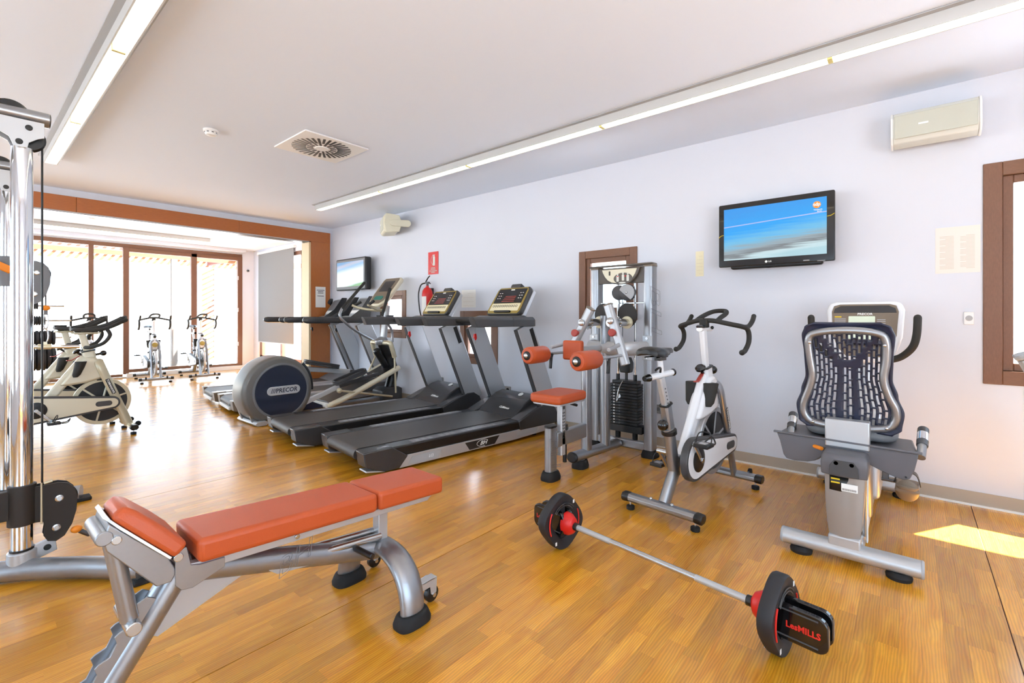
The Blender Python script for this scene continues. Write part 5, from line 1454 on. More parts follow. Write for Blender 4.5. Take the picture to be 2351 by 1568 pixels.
for s, k in ((-1, 0.0), (1, 0.0)):
    yy = 5.85 + s * 0.22
    lv = ep(B().tube(bez([(3.96, 5.85 + s * 0.17, 0.865), (3.965, yy, 0.86), (3.985, yy + s * 0.01, 0.80), (4.03, yy + s * 0.012, 0.66)], 5), 0.033, 14), 'lever_elbow', 'champagne', 0.0)
    ep(B().tube([(4.03, yy + s * 0.012, 0.66), (3.86 if s > 0 else 4.06, yy, 0.36 if s > 0 else 0.15)], 0.014, 10), 'lever_rod', 'champagne', root=lv)
    # moving arms with long grips
    arm = bez([(3.99, yy, 0.88), (3.72, yy + s * 0.01, 1.02), (3.52, yy + s * 0.02, 1.17), (3.46, yy + s * 0.03, 1.26), (3.50, yy + s * 0.035, 1.36)], 6) if s > 0 else bez([(4.0, yy, 0.88), (3.98, yy - 0.01, 1.05), (3.86, yy - 0.03, 1.18), (3.80, yy - 0.04, 1.26)], 6)
    ep(B().tube(arm, 0.018, 12), 'swing_arm', 'silver', root=lv)
    g0, g1 = (V((3.495, yy + 0.035, 1.345)), V((3.86, yy + 0.04, 1.74))) if s > 0 else (V((3.80, yy - 0.04, 1.25)), V((3.93, yy - 0.05, 1.64)))
    ep(B().tube([g0, g1], 0.022, 14), 'arm_grip', 'grip', 0.004, root=lv)
ep(B().tube(bez([(3.62, 6.05, 1.40), (3.70, 5.98, 1.36), (3.85, 5.86, 1.33), (4.02, 5.85, 1.33)], 5), 0.018, 12).tube(bez([(3.62, 5.65, 1.40), (3.75, 5.70, 1.36), (3.9, 5.82, 1.34), (4.02, 5.85, 1.33)], 5), 0.018, 12), 'fixed_handle', 'champagne')
ep(B().tube([(3.64, 6.04, 1.395), (3.74, 6.01, 1.45)], 0.020, 12).tube([(3.63, 5.66, 1.40), (3.70, 5.62, 1.46)], 0.020, 12), 'fixed_grip', 'black', 0.003, each=True)
ep(B().rtube([(4.0, 5.85, 0.90), (4.06, 5.85, 1.40)], 0.10, 0.07, up=(1, 0, 0)), 'post', 'silver_soft', 0.008)
ep(B().lathe([(0.05, 0), (0.058, 0.09), (0.05, 0.09)], (4.02, 5.72, 1.17), (0, 0, 1), 20).lathe([(0.05, 0), (0.058, 0.09), (0.05, 0.09)], (4.04, 5.98, 1.17), (0, 0, 1), 20), 'bottle_holder', 'dark_grey', each=True)
O = V((3.84, 5.85, 1.40)); u = V((0.36, 0, 0.44)).normalized(); n = V((-u.z, 0, u.x))
ol = [(-0.10, 0.0), (0.10, 0.0), (0.19, 0.07), (0.215, 0.20), (0.215, 0.50), (0.19, 0.54), (-0.19, 0.54), (-0.215, 0.50), (-0.215, 0.20), (-0.19, 0.07)]
ecn = ep(on_plane(O, u, n, ol, -0.06, 0.0), 'console', 'champagne_light', 0.018, 3)
ep(on_plane(O, u, n, [(a * 0.86, 0.035 + b * 0.90) for a, b in ol], 0.0, 0.005), 'console_face', 'brown_panel', 0.003, root=ecn)
ep(on_plane(O, u, n, rrect(-0.12, 0.12, 0.26, 0.46, 0.01, 3), 0.005, 0.008), 'display', 'console_dark', root=ecn)
ep(on_plane(O, u, n, rrect(-0.10, 0.10, 0.10, 0.17, 0.03, 4), 0.005, 0.012), 'key_pad', 'glow_green', 0.002, root=ecn)

# ================================================================== LATERAL RAISE MACHINE
lm = thing('lateral_raise_machine', 'silver lateral raise machine with orange pads and a black weight stack', 'weight machine', (3.5, 2.05, 0))
def l_(b, name, m, bev=0.0, seg=2, root=None, **k): return part(root or lm, name, b, m, bev, seg, w=True, **k)
LY = 2.075
def foot(x, y, rx, ry): return B().loft([[(x + a, y + c, z) for a, c in superellipse(rx * k, ry * k, 3, 24)] for k, z in ((1.0, 0.0), (1.02, 0.02), (0.92, 0.045), (0.80, 0.065))])
# front foot column with logo
l_(B().loft([[(2.93 + a, 2.10 + c, z) for a, c in superellipse(0.052, 0.034, 3.2, 28)] for z in (0.045, 0.40)]), 'front_column', 'silver', 0.003)
l_(B().loft([[(2.93 + a, 2.10 + c, z) for a, c in superellipse(0.054, 0.036, 3.2, 28)] for z in (0.395, 0.412)]), 'column_cap', 'black', 0.004)
l_(foot(2.93, 2.10, 0.078, 0.062), 'rubber_foot', 'rubber')
l_(B().text('BH', 0.16, (2.93, 2.0652, 0.22), (0, -1, 0), up=(1, 0, 0.12), outline=0.0009, shear=0.25, sx=1.2), 'maker_mark', 'mid_grey')
# seat
l_(B().rtube([(2.955, LY, 0.30), (3.40, LY, 0.30)], 0.05, 0.115, c=0.12), 'seat_beam', 'silver', 0.004)
l_(B().rtube([(3.035, LY, 0.17), (3.035, LY, 0.58)], 0.05, 0.062, up=(1, 0, 0)), 'seat_post', 'silver_soft', 0.003)
hb2 = B()
for k in range(9):
    for d in (-0.010, 0.010): hb2.box(3.035 + d - 0.006, 3.035 + d + 0.004, LY - 0.0262, LY - 0.025, 0.30 + 0.024 * k, 0.312 + 0.024 * k)
l_(hb2.box(3.02, 3.048, LY - 0.0262, LY - 0.025, 0.525, 0.57), 'post_marks', 'dark_grey', each=True)
l_(B().cyl((3.085, LY, 0.10), (3.085, LY, 0.24), 0.016), 'gas_strut_sleeve', 'black', 0.003)
l_(B().cyl((3.085, LY, 0.24), (3.085, LY, 0.58), 0.008), 'gas_strut', 'steel')
l_(B().cyl((3.07, LY - 0.01, 0.365), (3.10, LY + 0.0, 0.365), 0.022).box(3.07, 3.10, LY - 0.02, LY + 0.02, 0.36, 0.40), 'strut_collar', 'black', 0.003)
l_(B().tube([(3.08, LY, 0.575), (3.17, LY - 0.02, 0.545)], 0.006, 8).tube([(3.15, LY - 0.015, 0.552), (3.21, LY - 0.03, 0.532)], 0.012, 10), 'seat_lever', 'black')
l_(B().prism(rrect(2.82, 3.19, LY - 0.13, LY + 0.13, 0.04, 4), 0.585, 0.598, 'z'), 'seat_base', 'silver_soft', 0.002)
l_(B().prism(rrect(2.80, 3.20, LY - 0.145, LY + 0.145, 0.05, 5), 0.597, 0.665, 'z'), 'seat_pad', 'orange', 0.022, 4)
# columns and floor beam
bm_ = l_(B().tube([(3.21, LY + 0.01, 0.105), (3.91, LY - 0.02, 0.085)], 0.050, 20, ry=0.042), 'floor_beam', 'silver', 0.003)
l_(B().tube([(3.195, LY + 0.01, 0.105), (3.225, LY + 0.01, 0.105)], 0.051, 20, ry=0.043), 'beam_cap', 'black', 0.01, root=bm_)
l_(B().tube([(3.32, LY + 0.005, 0.04), (3.32, LY + 0.005, 0.10)], 0.038, 18), 'beam_leg', 'silver', root=bm_)
l_(foot(3.32, LY + 0.005, 0.07, 0.06), 'rubber_foot', 'rubber')
l_(B().loft([[(3.41 + a, LY + c, z) for a, c in superellipse(0.048, 0.036, 3, 28)] for z in (0.11, 0.95)]), 'column', 'silver', 0.002)
l_(B().loft([[(3.69 + a, LY - 0.02 + c, z) for a, c in superellipse(0.046, 0.036, 3, 28)] for z in (0.10, 1.25)]), 'column', 'silver', 0.002)
# weight tower
for yy, nm in ((1.765, 0), (2.30, 1)):
    l_(B().loft([[(3.975 + a, yy + c, z) for a, c in superellipse(0.058, 0.045, 4, 32)] for z in (0.05, 1.685)]), 'tower_column', 'silver', 0.002)
    l_(B().loft([[(3.975 + a, yy + c, z) for a, c in superellipse(0.062 * k, 0.048 * k, 4, 32)] for k, z in ((1.0, 1.683), (1.02, 1.70), (0.9, 1.715))]), 'column_cap', 'brown_panel', 0.002)
    l_(foot(3.975, yy, 0.082, 0.068), 'rubber_foot', 'rubber')
l_(B().text('BH', 0.30, (3.975, 1.7192, 1.32), (0, -1, 0), up=(1, 0, 0.1), outline=0.0012, shear=0.25, sx=1.15), 'maker_mark', 'mid_grey')
l_(B().rtube([(3.95, 1.765, 0.09), (3.95, 2.30, 0.09)], 0.05, 0.08, up=(0, 0, 1)).rtube([(4.02, 1.765, 1.60), (4.02, 2.30, 1.60)], 0.04, 0.08, up=(0, 0, 1)), 'tower_beam', 'silver', 0.004, each=True)
hd_ = l_(B().prism([(1.80, 1.545), (2.265, 1.545), (2.265, 1.69), (1.80, 1.69)], 3.935, 3.955, 'x'), 'header', 'header_brown', 0.004)
ho = [(1.83, 1.685), (2.235, 1.685), (2.225, 1.655), (2.20, 1.61), (2.165, 1.57), (2.12, 1.545), (2.05, 1.535), (1.99, 1.535), (1.93, 1.548), (1.885, 1.58), (1.85, 1.63)]
cy0 = 2.035
l_(B().prism([(1.72, 1.70), (2.35, 1.70), (2.35, 1.715), (1.72, 1.718)], 3.905, 4.02, 'x'), 'header_top', 'header_brown', 0.006, root=hd_)
l_(B().prism(ho, 3.905, 3.936, 'x'), 'header_shield', 'header_brown', 0.008, 3, root=hd_)
l_(B().prism([(cy0 + (a - cy0) * 0.86, 1.612 + (c - 1.612) * 0.84) for a, c in ho], 3.9015, 3.906, 'x'), 'chart_plate', 'cream', 0.001, root=hd_)
l_(B().prism([(1.90 + 0.19 * (0.5 + 0.5 * math.cos(t)) * 0.98, 1.588 + 0.052 * math.sin(t)) for t in [2 * PI * k / 24 for k in range(24)]], 3.9000, 3.9018, 'x'), 'chart_ground', 'header_brown', root=hd_)
fg = B(); rd = B()
for yy, zz in ((1.945, 1.600), (1.992, 1.606), (2.045, 1.598)):
    fg.prism(rrect(yy - 0.012, yy + 0.012, zz - 0.038, zz + 0.018, 0.006, 2), 3.8988, 3.9002, 'x').prism([(yy + 0.009 * math.cos(t), zz + 0.028 + 0.009 * math.sin(t)) for t in [2 * PI * k / 10 for k in range(10)]], 3.8988, 3.9002, 'x')
for yy in (1.968, 2.045): rd.box(3.8985, 3.8992, yy - 0.008, yy + 0.008, 1.605, 1.612)
fg.prism([(2.0 + 0.035 * math.cos(t), 1.549 + 0.008 * math.sin(t)) for t in [2 * PI * k / 14 for k in range(14)]], 3.8988, 3.9002, 'x')
l_(fg, 'chart_figures', 'offwhite', each=True, root=hd_)
l_(rd, 'chart_marks', 'label_red', each=True, root=hd_)
l_(B().prism(rrect(2.12, 2.135, 1.62, 1.66, 0.004, 2), 3.8988, 3.9016, 'x'), 'chart_symbol', 'ink_dark', root=hd_)
# cross bow at chest height
bow = l_(B().tube(bez([(3.93, 2.30, 0.965), (3.80, 2.27, 0.965), (3.70, 2.19, 0.965), (3.67, 2.05, 0.965), (3.70, 1.90, 0.965), (3.80, 1.81, 0.965), (3.93, 1.77, 0.965)], 5), 0.034, 16, ry=0.060), 'cross_bow', 'silver_soft')
for yy in (1.765, 2.30):
    l_(B().box(3.905, 3.925, yy - 0.045, yy + 0.045, 0.86, 1.075), 'bow_plate', 'silver_soft', 0.004, root=bow)
    for zz in (0.885, 1.05): l_(B().cyl((3.895, yy, zz), (3.91, yy, zz), 0.012, n=10), 'bolt', 'steel', root=bow)
# weight stack: plates one by one, guide rods, carriage
wx0, wx1, wy0, wy1 = 3.90, 4.02, 1.855, 2.13
pm = mesh_of('weight', B().box(-0.06, 0.06, -0.135, 0.135, 0, 0.0245), 'black')
for k in range(14):
    o = link('weight', pm, lm, V((3.965, 1.99, 0.262 + 0.0265 * k)) - lm.location)
    md = o.modifiers.new('edge', 'BEVEL'); md.width = 0.003; md.segments = 1
l_(B().box(3.905, 4.025, 1.815, 2.14, 0.195, 0.258), 'stack_base', 'black', 0.004)
l_(B().box(3.915, 4.015, 1.87, 2.11, 0.634, 0.66), 'top_weight', 'black', 0.004)
nb = B()
for k in range(14): nb.text(str(5 * (k + 1)), 0.016, (3.9043, 2.085, 0.274 + 0.0265 * (13 - k)), NX, bold=0.0008)
l_(nb, 'weight_numbers', 'white')
hp2 = B()
for k in range(14): hp2.tube([(3.9045, 2.03 + 0.006 * math.cos(t), 0.274 + 0.0265 * k + 0.006 * math.sin(t)) for t in [2 * PI * j / 8 for j in range(8)]], 0.0015, 4, closed=True)
l_(hp2, 'selector_hole', 'mid_grey', each=True)
for yy in (1.905, 2.075):
    l_(B().cyl((3.965, yy, 0.10), (3.965, yy, 1.62), 0.010, n=12), 'guide_rod', 'chrome')
    l_(B().cyl((3.965, yy, 0.655), (3.965, yy, 0.715), 0.017), 'rod_bushing', 'black', 0.002)
    l_(B().cyl((3.965, yy, 0.10), (3.965, yy, 0.2), 0.024), 'rod_buffer', 'rubber', 0.003)
l_(B().cyl((3.965, 1.99, 0.655), (3.965, 1.99, 0.74), 0.013), 'stack_stem', 'black')
l_(B().prism([(1.945, 0.73), (2.035, 0.73), (2.05, 0.78), (2.045, 0.85), (2.02, 0.875), (1.955, 0.87), (1.935, 0.82), (1.935, 0.77)], 3.925, 4.0, 'x'), 'pulley_carriage', 'black', 0.008)
l_(B().ball((3.92, 1.99, 0.80), 0.010), 'carriage_bolt', 'steel')
l_(B().cyl((3.895, 2.03, 0.52), (3.93, 2.03, 0.52), 0.018).tube(bez([(3.90, 2.03, 0.52), (3.885, 2.05, 0.47), (3.89, 2.03, 0.58), (3.91, 2.0, 0.66)], 6), 0.004, 6), 'selector_pin', 'steel')
l_(B().rtube([(3.965, 1.80, 1.365), (3.965, 2.27, 1.365)], 0.02, 0.012), 'rod_brace', 'steel')
# top pulleys, cables
l_(B().lathe([(0.06, -0.014), (0.068, -0.008), (0.055, 0), (0.068, 0.008), (0.06, 0.014)], (3.93, 2.045, 1.46), (0.85, 0.5, 0), 28), 'pulley', 'dark_grey')
l_(B().lathe([(0.068, -0.014), (0.076, -0.008), (0.062, 0), (0.076, 0.008), (0.068, 0.014)], (3.94, 1.965, 1.46), (0.98, 0.2, 0), 32), 'pulley', 'dark_grey')
l_(B().prism([(1.965 + 0.075 * math.cos(R(a)), 1.46 + 0.075 * math.sin(R(a))) for a in range(20, 241, 20)] + [(1.93, 1.395), (1.905, 1.44), (1.895, 1.49), (1.875, 1.52), (1.90, 1.54), (1.955, 1.542), (2.0, 1.535)][:0], 3.912, 3.922, 'x'), 'pulley_guard', 'light_grey', 0.002)
l_(B().ball((3.91, 1.965, 1.46), 0.012), 'guard_bolt', 'steel')
for yy, z0_, z1_ in ((2.05, 1.22, 1.42), (2.02, 0.85, 1.43), (1.90, 0.87, 1.46)):
    l_(B().cyl((3.945, yy, z0_), (3.945, yy, z1_), 0.004, n=8), 'cable', 'dark_steel')
# cams on their axles, levers, rollers
for yy, sg in ((2.17, 1), (1.90, -1)):
    cc = V((3.80, yy, 1.20))
    cam_pl = [(cc.y + sg * (-0.02) + (0.105 + 0.03 * math.cos(t - 2.2)) * math.cos(t) * 0.85, cc.z + 0.03 + (0.105 + 0.03 * math.cos(t - 2.2)) * math.sin(t)) for t in [2 * PI * k / 28 for k in range(28)]]
    cm_ = l_(B().prism(cam_pl, 3.80, 3.822, 'x'), 'cam', 'black_metal', 0.004)
    l_(B().lathe([(0.055, 0), (0.055, 0.012), (0.03, 0.016)], (3.80, yy, 1.19), (-1, 0, 0), 24), 'cam_flange', 'champagne', root=cm_)
    l_(B().cyl((3.48, yy, 1.19), (3.80, yy, 1.19), 0.032, n=20), 'axle', 'steel')
    sp2 = B()
    for k in range(12):
        a = 2 * PI * k / 12
        sp2.ball((3.585, yy + 0.052 * math.cos(a), 1.19 + 0.052 * math.sin(a)), 0.010, n=6, m=4)
    l_(sp2.lathe([(0.050, 0), (0.050, 0.012)], (3.58, yy, 1.19), (1, 0, 0), 20), 'sprocket', 'steel')
    top = V((3.50, yy - sg * 0.075, 1.335)); bot = V((3.50, yy + sg * (0.19 if sg < 0 else 0.10), 0.845 if sg < 0 else 0.96))
    if sg > 0: top = V((3.50, 2.085, 1.315)); bot = V((3.50, 2.30, 0.93))
    else: top = V((3.50, 1.925, 1.345)); bot = V((3.50, 1.765, 0.85))
    lv = l_(B().rtube([top, bot], 0.062, 0.075, up=(0, 1, 0), c=0.25), 'lever', 'silver_soft', 0.006)
    dv = (bot - top).normalized()
    l_(B().rtube([top - dv * 0.001, top + dv * 0.012], 0.066, 0.079, up=(0, 1, 0), c=0.25), 'lever_cap', 'brown_panel', 0.003, root=lv)
    m1 = top + dv * 0.145; m2 = top + dv * 0.245
    l_(B().lathe([(0.030, 0), (0.028, 0.016), (0.016, 0.022)], m1 + V((-0.032, 0, 0)), NX, 18), 'lever_bolt', 'steel', root=lv)
    l_(B().cyl(m2 + V((-0.03, 0, 0)), m2 + V((-0.06, 0, 0)), 0.020).lathe([(0.028, 0.03), (0.032, 0.035), (0.032, 0.05), (0.026, 0.056)], m2 + V((-0.03, 0, 0)), NX, 20), 'adjuster_knob', 'red_dull', 0.001, root=lv, label='dull red adjuster knob')
    # roller pad on its rod
    ry = 2.36 if sg > 0 else 1.785
    x0_, x1_ = (2.965, 3.215) if sg > 0 else (2.80, 3.07)
    rz_ = 0.927
    rp_ = l_(B().lathe([(0.035, 0.0), (0.058, 0.004), (0.068, 0.018), (0.070, 0.04), (0.070, x1_ - x0_ - 0.04), (0.066, x1_ - x0_ - 0.012), (0.05, x1_ - x0_), (0.02, x1_ - x0_)], (x0_, ry, rz_), (1, 0, 0), 32), 'roller_pad', 'orange')
    pl_ = B()
    for k in range(22):
        a = 2 * PI * k / 22
        pl_.tube([(x0_ + 0.002, ry + 0.036 * math.cos(a), rz_ + 0.036 * math.sin(a)), (x0_ + 0.010, ry + 0.062 * math.cos(a), rz_ + 0.062 * math.sin(a))], 0.003, 5)
    l_(pl_, 'pleats', 'red_dull', each=True, root=rp_)
    l_(B().lathe([(0.036, 0), (0.036, 0.008), (0.03, 0.012)], (x0_ + 0.004, ry, rz_), NX, 22), 'roller_disc', 'black', root=rp_)
    l_(B().lathe([(0.019, 0), (0.019, 0.010), (0.012, 0.014)], (x0_ - 0.006, ry, rz_), NX, 16), 'roller_bolt', 'steel', root=rp_)
    yb = bot.y + (top.y - bot.y) * ((rz_ - bot.z) / (top.z - bot.z))
    l_(B().tube([(x1_ - 0.02, ry, rz_), (3.44, ry + (yb - ry) * 0.5, rz_), (3.50, yb, rz_)], 0.012, 10), 'roller_rod', 'steel')
    l_(B().tube([(3.28, ry + (yb - ry) * 0.5, rz_), (3.26, ry + (yb - ry) * 0.45, rz_ - 0.05)], 0.010, 8).tube([(3.262, ry + (yb - ry) * 0.45, rz_ - 0.03), (3.25, ry + (yb - ry) * 0.45, rz_ - 0.125)], 0.014, 10), 'hand_grip', 'black', 0.002)
    l_(B().cyl((3.26, ry + (yb - ry) * 0.46, rz_ + 0.055), (3.47, yb - sg * 0.02, rz_ + 0.085), 0.016, n=12), 'handle_tube', 'silver_soft', 0.003)
# chest pad
cpd = l_(B().box(3.255, 3.31, 2.035, 2.215, 0.885, 1.045), 'chest_pad', 'orange', 0.016, 3)
l_(B().rtube([(3.31, 2.12, 0.965), (3.66, 2.08, 0.965)], 0.05, 0.05), 'chest_pad_arm', 'silver_soft', 0.004)

# ================================================================== RECUMBENT BIKE
rc = thing('recumbent_bike', 'grey recumbent exercise bike with a slotted navy backrest', 'exercise bike', (3.5, 0.25, 0))
def r_(b, name, m, bev=0.0, seg=2, root=None, **k): return part(root or rc, name, b, m, bev, seg, w=True, **k)
RY = 0.255
for x, y0_, y1_, nm in ((2.895, -0.035, 0.525, 'rear_stabilizer'), (4.20, -0.03, 0.53, 'front_stabilizer')):
    s_ = r_(B().tube([(x, y0_, 0.068), (x, y1_, 0.068)], 0.048, 24, ry=0.040), nm, 'silver_soft', 0.002)
    for ya, yb in ((y0_ - 0.012, y0_ + 0.004), (y1_ - 0.004, y1_ + 0.012)):
        r_(B().tube([(x, ya, 0.068), (x, yb, 0.068)], 0.049, 24, ry=0.041), 'end_cap', 'light_grey', 0.006, root=s_)
    for yy in (y0_ + 0.08, y1_ - 0.08):
        r_(B().lathe([(0.05, 0), (0.052, 0.015), (0.04, 0.034)], (x, yy, 0), (0, 0, 1), 20), 'foot_pad', 'rubber', root=s_)
# rear column, curved grey front
def colring(z, w, x0, x1):
    pts = []
    yc = RY + 0.002
    for k in range(9):
        t = -1 + 2 * k / 8
        pts.append((x0 + 0.022 * t * t, yc + w / 2 * t, z))
    pts += [(x1, yc + w / 2, z), (x1, yc - w / 2, z)]
    return pts
col = r_(B().loft([colring(0.125, 0.125, 2.862, 2.935), colring(0.20, 0.145, 2.858, 2.955), colring(0.32, 0.160, 2.856, 2.965), colring(0.50, 0.170, 2.860, 2.975)]), 'rear_column', 'column_taupe', 0.003, smooth=50)
r_(B().box(2.858, 2.935, RY - 0.066, RY + 0.068, 0.085, 0.142), 'column_socket', 'silver_soft', 0.008, root=col)
cap = r_(B().loft([colring(0.445, 0.192, 2.838, 2.99), colring(0.50, 0.196, 2.834, 2.995), colring(0.535, 0.19, 2.838, 2.995), colring(0.553, 0.17, 2.852, 2.99)]), 'column_cap', 'shell_grey', 0.006, smooth=50)
for d in (-0.032, 0.032): r_(B().cyl((2.832, RY + d, 0.513), (2.842, RY + d, 0.513), 0.0095), 'screw_hole', 'lens_dark', root=cap)
r_(B().prism([(RY - 0.062, 0.452), (RY + 0.062, 0.452), (RY + 0.058, 0.50), (RY + 0.04, 0.528), (RY - 0.04, 0.528), (RY - 0.058, 0.50)], 2.832, 2.8365, 'x'), 'cap_recess', 'dark_grey', 0.002, root=cap)
# sticker
st_ = r_(B().grid(8, 1, lambda a, c: (2.858 + 0.022 * ((a - 0.42) * 1.5) ** 2, RY + 0.062 - 0.125 * a, 0.368 + 0.075 * c)), 'warning_label', 'black', root=col, solid=0.001)
r_(B().box(2.8552, 2.8562, RY + 0.018, RY + 0.055, 0.425, 0.432).box(2.8552, 2.8562, RY + 0.018, RY + 0.055, 0.407, 0.414), 'label_stripe', 'yellow_tag', each=True, root=col)
r_(B().box(2.8552, 2.8568, RY - 0.055, RY + 0.012, 0.374, 0.412), 'serial_tag', 'white', root=col)
bc = B()
for k in range(14): bc.box(2.8548, 2.8554, RY + 0.006 - 0.0042 * k, RY + 0.006 - 0.0042 * k + 0.0022, 0.378, 0.388)
r_(bc, 'bar_code', 'ink_dark', root=col)
# frame behind the column
r_(B().rtube([(2.93, RY - 0.02, 0.085), (4.2, RY - 0.02, 0.085)], 0.11, 0.075), 'base_beam', 'silver_soft', 0.012, 3)
r_(B().rtube([(2.985, RY - 0.05, 0.10), (3.02, RY - 0.05, 0.50)], 0.012, 0.03, up=(1, 0, 0)).rtube([(2.985, RY - 0.085, 0.10), (3.02, RY - 0.085, 0.50)], 0.006, 0.04, up=(1, 0, 0)), 'column_flange', 'white', 0.001, each=True)
r_(B().cyl((3.03, RY - 0.065, 0.11), (3.05, RY - 0.065, 0.50), 0.014), 'lift_tube', 'steel')
r_(B().rtube([(2.90, RY - 0.03, 0.485), (3.75, RY - 0.03, 0.44)], 0.13, 0.05), 'seat_rail', 'white_paint', 0.004)
r_(B().loft([[(3.42 + a, RY - 0.02 + c, z) for a, c in superellipse(0.10, 0.065, 3, 28)] for z in (0.10, 0.46)]), 'mid_column', 'silver', 0.003)
r_(B().prism([(3.62, 0.12), (4.12, 0.10), (4.16, 0.30), (4.12, 0.62), (4.02, 0.78), (3.92, 0.78), (3.86, 0.62), (3.66, 0.48)], RY - 0.11, RY + 0.09, 'y'), 'drive_shroud', 'silver_soft', 0.03, 4)
r_(B().rtube([(3.98, RY - 0.01, 0.74), (4.03, RY - 0.01, 1.06)], 0.09, 0.07, up=(1, 0, 0)), 'console_mast', 'silver_soft', 0.01)
# seat tray seen from behind
tray = [(0.578, 0.592), (0.562, 0.548), (0.545, 0.475), (0.530, 0.455), (0.490, 0.450), (0.430, 0.456), (0.395, 0.468), (0.360, 0.500), (0.320, 0.520), (0.20, 0.515), (0.165, 0.495), (0.12, 0.474), (0.06, 0.452), (0.025, 0.445), (0.005, 0.455), (-0.012, 0.50), (-0.028, 0.582)]
tr_ = r_(B().prism(tray, 2.985, 2.997, 'x'), 'seat_tray', 'shell_grey', 0.004)
r_(B().loft([[(2.99, a, c) for a, c in tray], [(3.36, RY + (a - RY) * 0.93, 0.545 + (c - 0.545) * 0.75) for a, c in tray]]), 'tray_body', 'shell_grey', 0.01, root=tr_, smooth=50)
r_(B().rtube([(2.983, -0.040, 0.588), (2.983, 0.592, 0.598)], 0.022, 0.010), 'tray_lip', 'shell_grey', 0.003, root=tr_)
r_(B().cyl((2.978, 0.02, 0.462), (2.9845, 0.02, 0.462), 0.004, n=8), 'tray_clip', 'black', root=tr_)
r_(B().prism(rrect(3.05, 3.46, 0.05, 0.46, 0.10, 6), 0.595, 0.655, 'z'), 'seat_cushion', 'mid_grey', 0.025, 4)
r_(B().cyl((2.955, 0.36, 0.545), (2.99, 0.40, 0.545), 0.010), 'lift_pin', 'orange_ball', 0.002)
# side grips
for y_, dy in ((0.515, 0.02), (-0.035, -0.012)):
    g_ = r_(B().tube([(3.04, y_, 0.555), (3.10, y_ + dy * 0.5, 0.60), (3.21, y_ + dy, 0.66)], 0.019, 16), 'side_handle', 'silver')
    r_(B().tube([(3.10, y_ + dy * 0.5, 0.60), (3.215, y_ + dy, 0.663)], 0.0235, 16), 'handle_sleeve', 'dark_steel', 0.003, root=g_)
    r_(B().tube([(3.13, y_ + dy * 0.65, 0.617), (3.18, y_ + dy * 0.85, 0.644)], 0.0242, 16), 'pulse_contact', 'chrome', root=g_)
# backrest
r_(B().box(2.975, 3.045, 0.160, 0.350, 0.560, 0.705), 'back_bracket', 'silver_soft', 0.006)
fp_ = [(2.987, 0.425, 1.122), (2.981, 0.385, 1.158), (2.979, 0.255, 1.172), (2.981, 0.129, 1.160), (2.988, 0.096, 1.117), (3.002, 0.096, 1.019), (3.013, 0.106, 0.930), (3.026, 0.088, 0.848), (3.038, 0.058, 0.775), (3.047, 0.062, 0.712), (3.053, 0.105, 0.672), (3.056, 0.25, 0.655), (3.054, 0.40, 0.660), (3.048, 0.450, 0.700), (3.040, 0.455, 0.765), (3.026, 0.427, 0.850), (3.014, 0.410, 0.930), (3.002, 0.420, 1.022)]
P_ = [V(q) for q in fp_]
loop = []
nP = len(P_)
for i in range(nP):
    p0, p1, p2, p3 = P_[i - 1], P_[i], P_[(i + 1) % nP], P_[(i + 2) % nP]
    for k in range(4):
        t = k / 4
        loop.append(0.5 * ((2 * p1) + (p2 - p0) * t + (2 * p0 - 5 * p1 + 4 * p2 - p3) * t * t + (3 * p1 - p0 - 3 * p2 + p3) * t ** 3))
bf = r_(B().tube(loop, 0.0195, 14, closed=True), 'back_frame', 'silver')
for q in ((2.965, 0.417, 1.105), (2.966, 0.10, 1.10), (3.03, 0.41, 0.668), (3.033, 0.095, 0.678)):
    r_(B().ball(q, 0.0085, 0.6), 'frame_screw', 'steel', root=bf)
# slotted shell: width varies with height
def halfw(v):
    pts = [(0.0, 0.185), (0.06, 0.222), (0.20, 0.232), (0.35, 0.208), (0.5, 0.186), (0.7, 0.190), (0.88, 0.198), (0.96, 0.184), (1.0, 0.140)]
    for (a, b_), (c, d) in zip(pts, pts[1:]):
        if a <= v <= c:
            t = (v - a) / (c - a); t = t * t * (3 - 2 * t)
            return b_ + (d - b_) * t
    return 0.135
def shell(uu, vv):
    h = halfw(vv)
    y = 0.258 + h * (1 - 2 * uu)
    z = 0.640 + 0.572 * vv
    x = 3.075 - 0.075 * vv - 0.035 * (1 - 2 * uu) ** 2 + 0.02 * math.sin(PI * vv)
    return (x, y, z)
NU, NV = 37, 72
def is_hole(i, j):
    if i % 2 == 0: return False
    c = i // 2                       # slot column 0..17
    if c < 1 or c > 16 or j < 5 or j > 67: return False
    d = abs(i - 18) / 18.0
    v = j / NV
    if v < 0.60 and 0.15 < d < 0.27: return False          # twin spine
    if 0.58 <= v <= 0.64 and d < 0.30: return False        # crotch of the Y
    k = d - (v - 0.60) * 1.9
    if v > 0.58 and 0.06 < k < 0.24: return False          # arms of the Y
    if v > 0.94: return c % 2 == 0 and v < 0.965
    # staggered long and short slots with single-cell webs
    m = (j + (c % 4) * 3) % 12
    return m not in (0, 7)
r_(B().grid(NU, NV, shell, is_hole), 'back_shell', 'navy', solid=0.008, smooth=60)
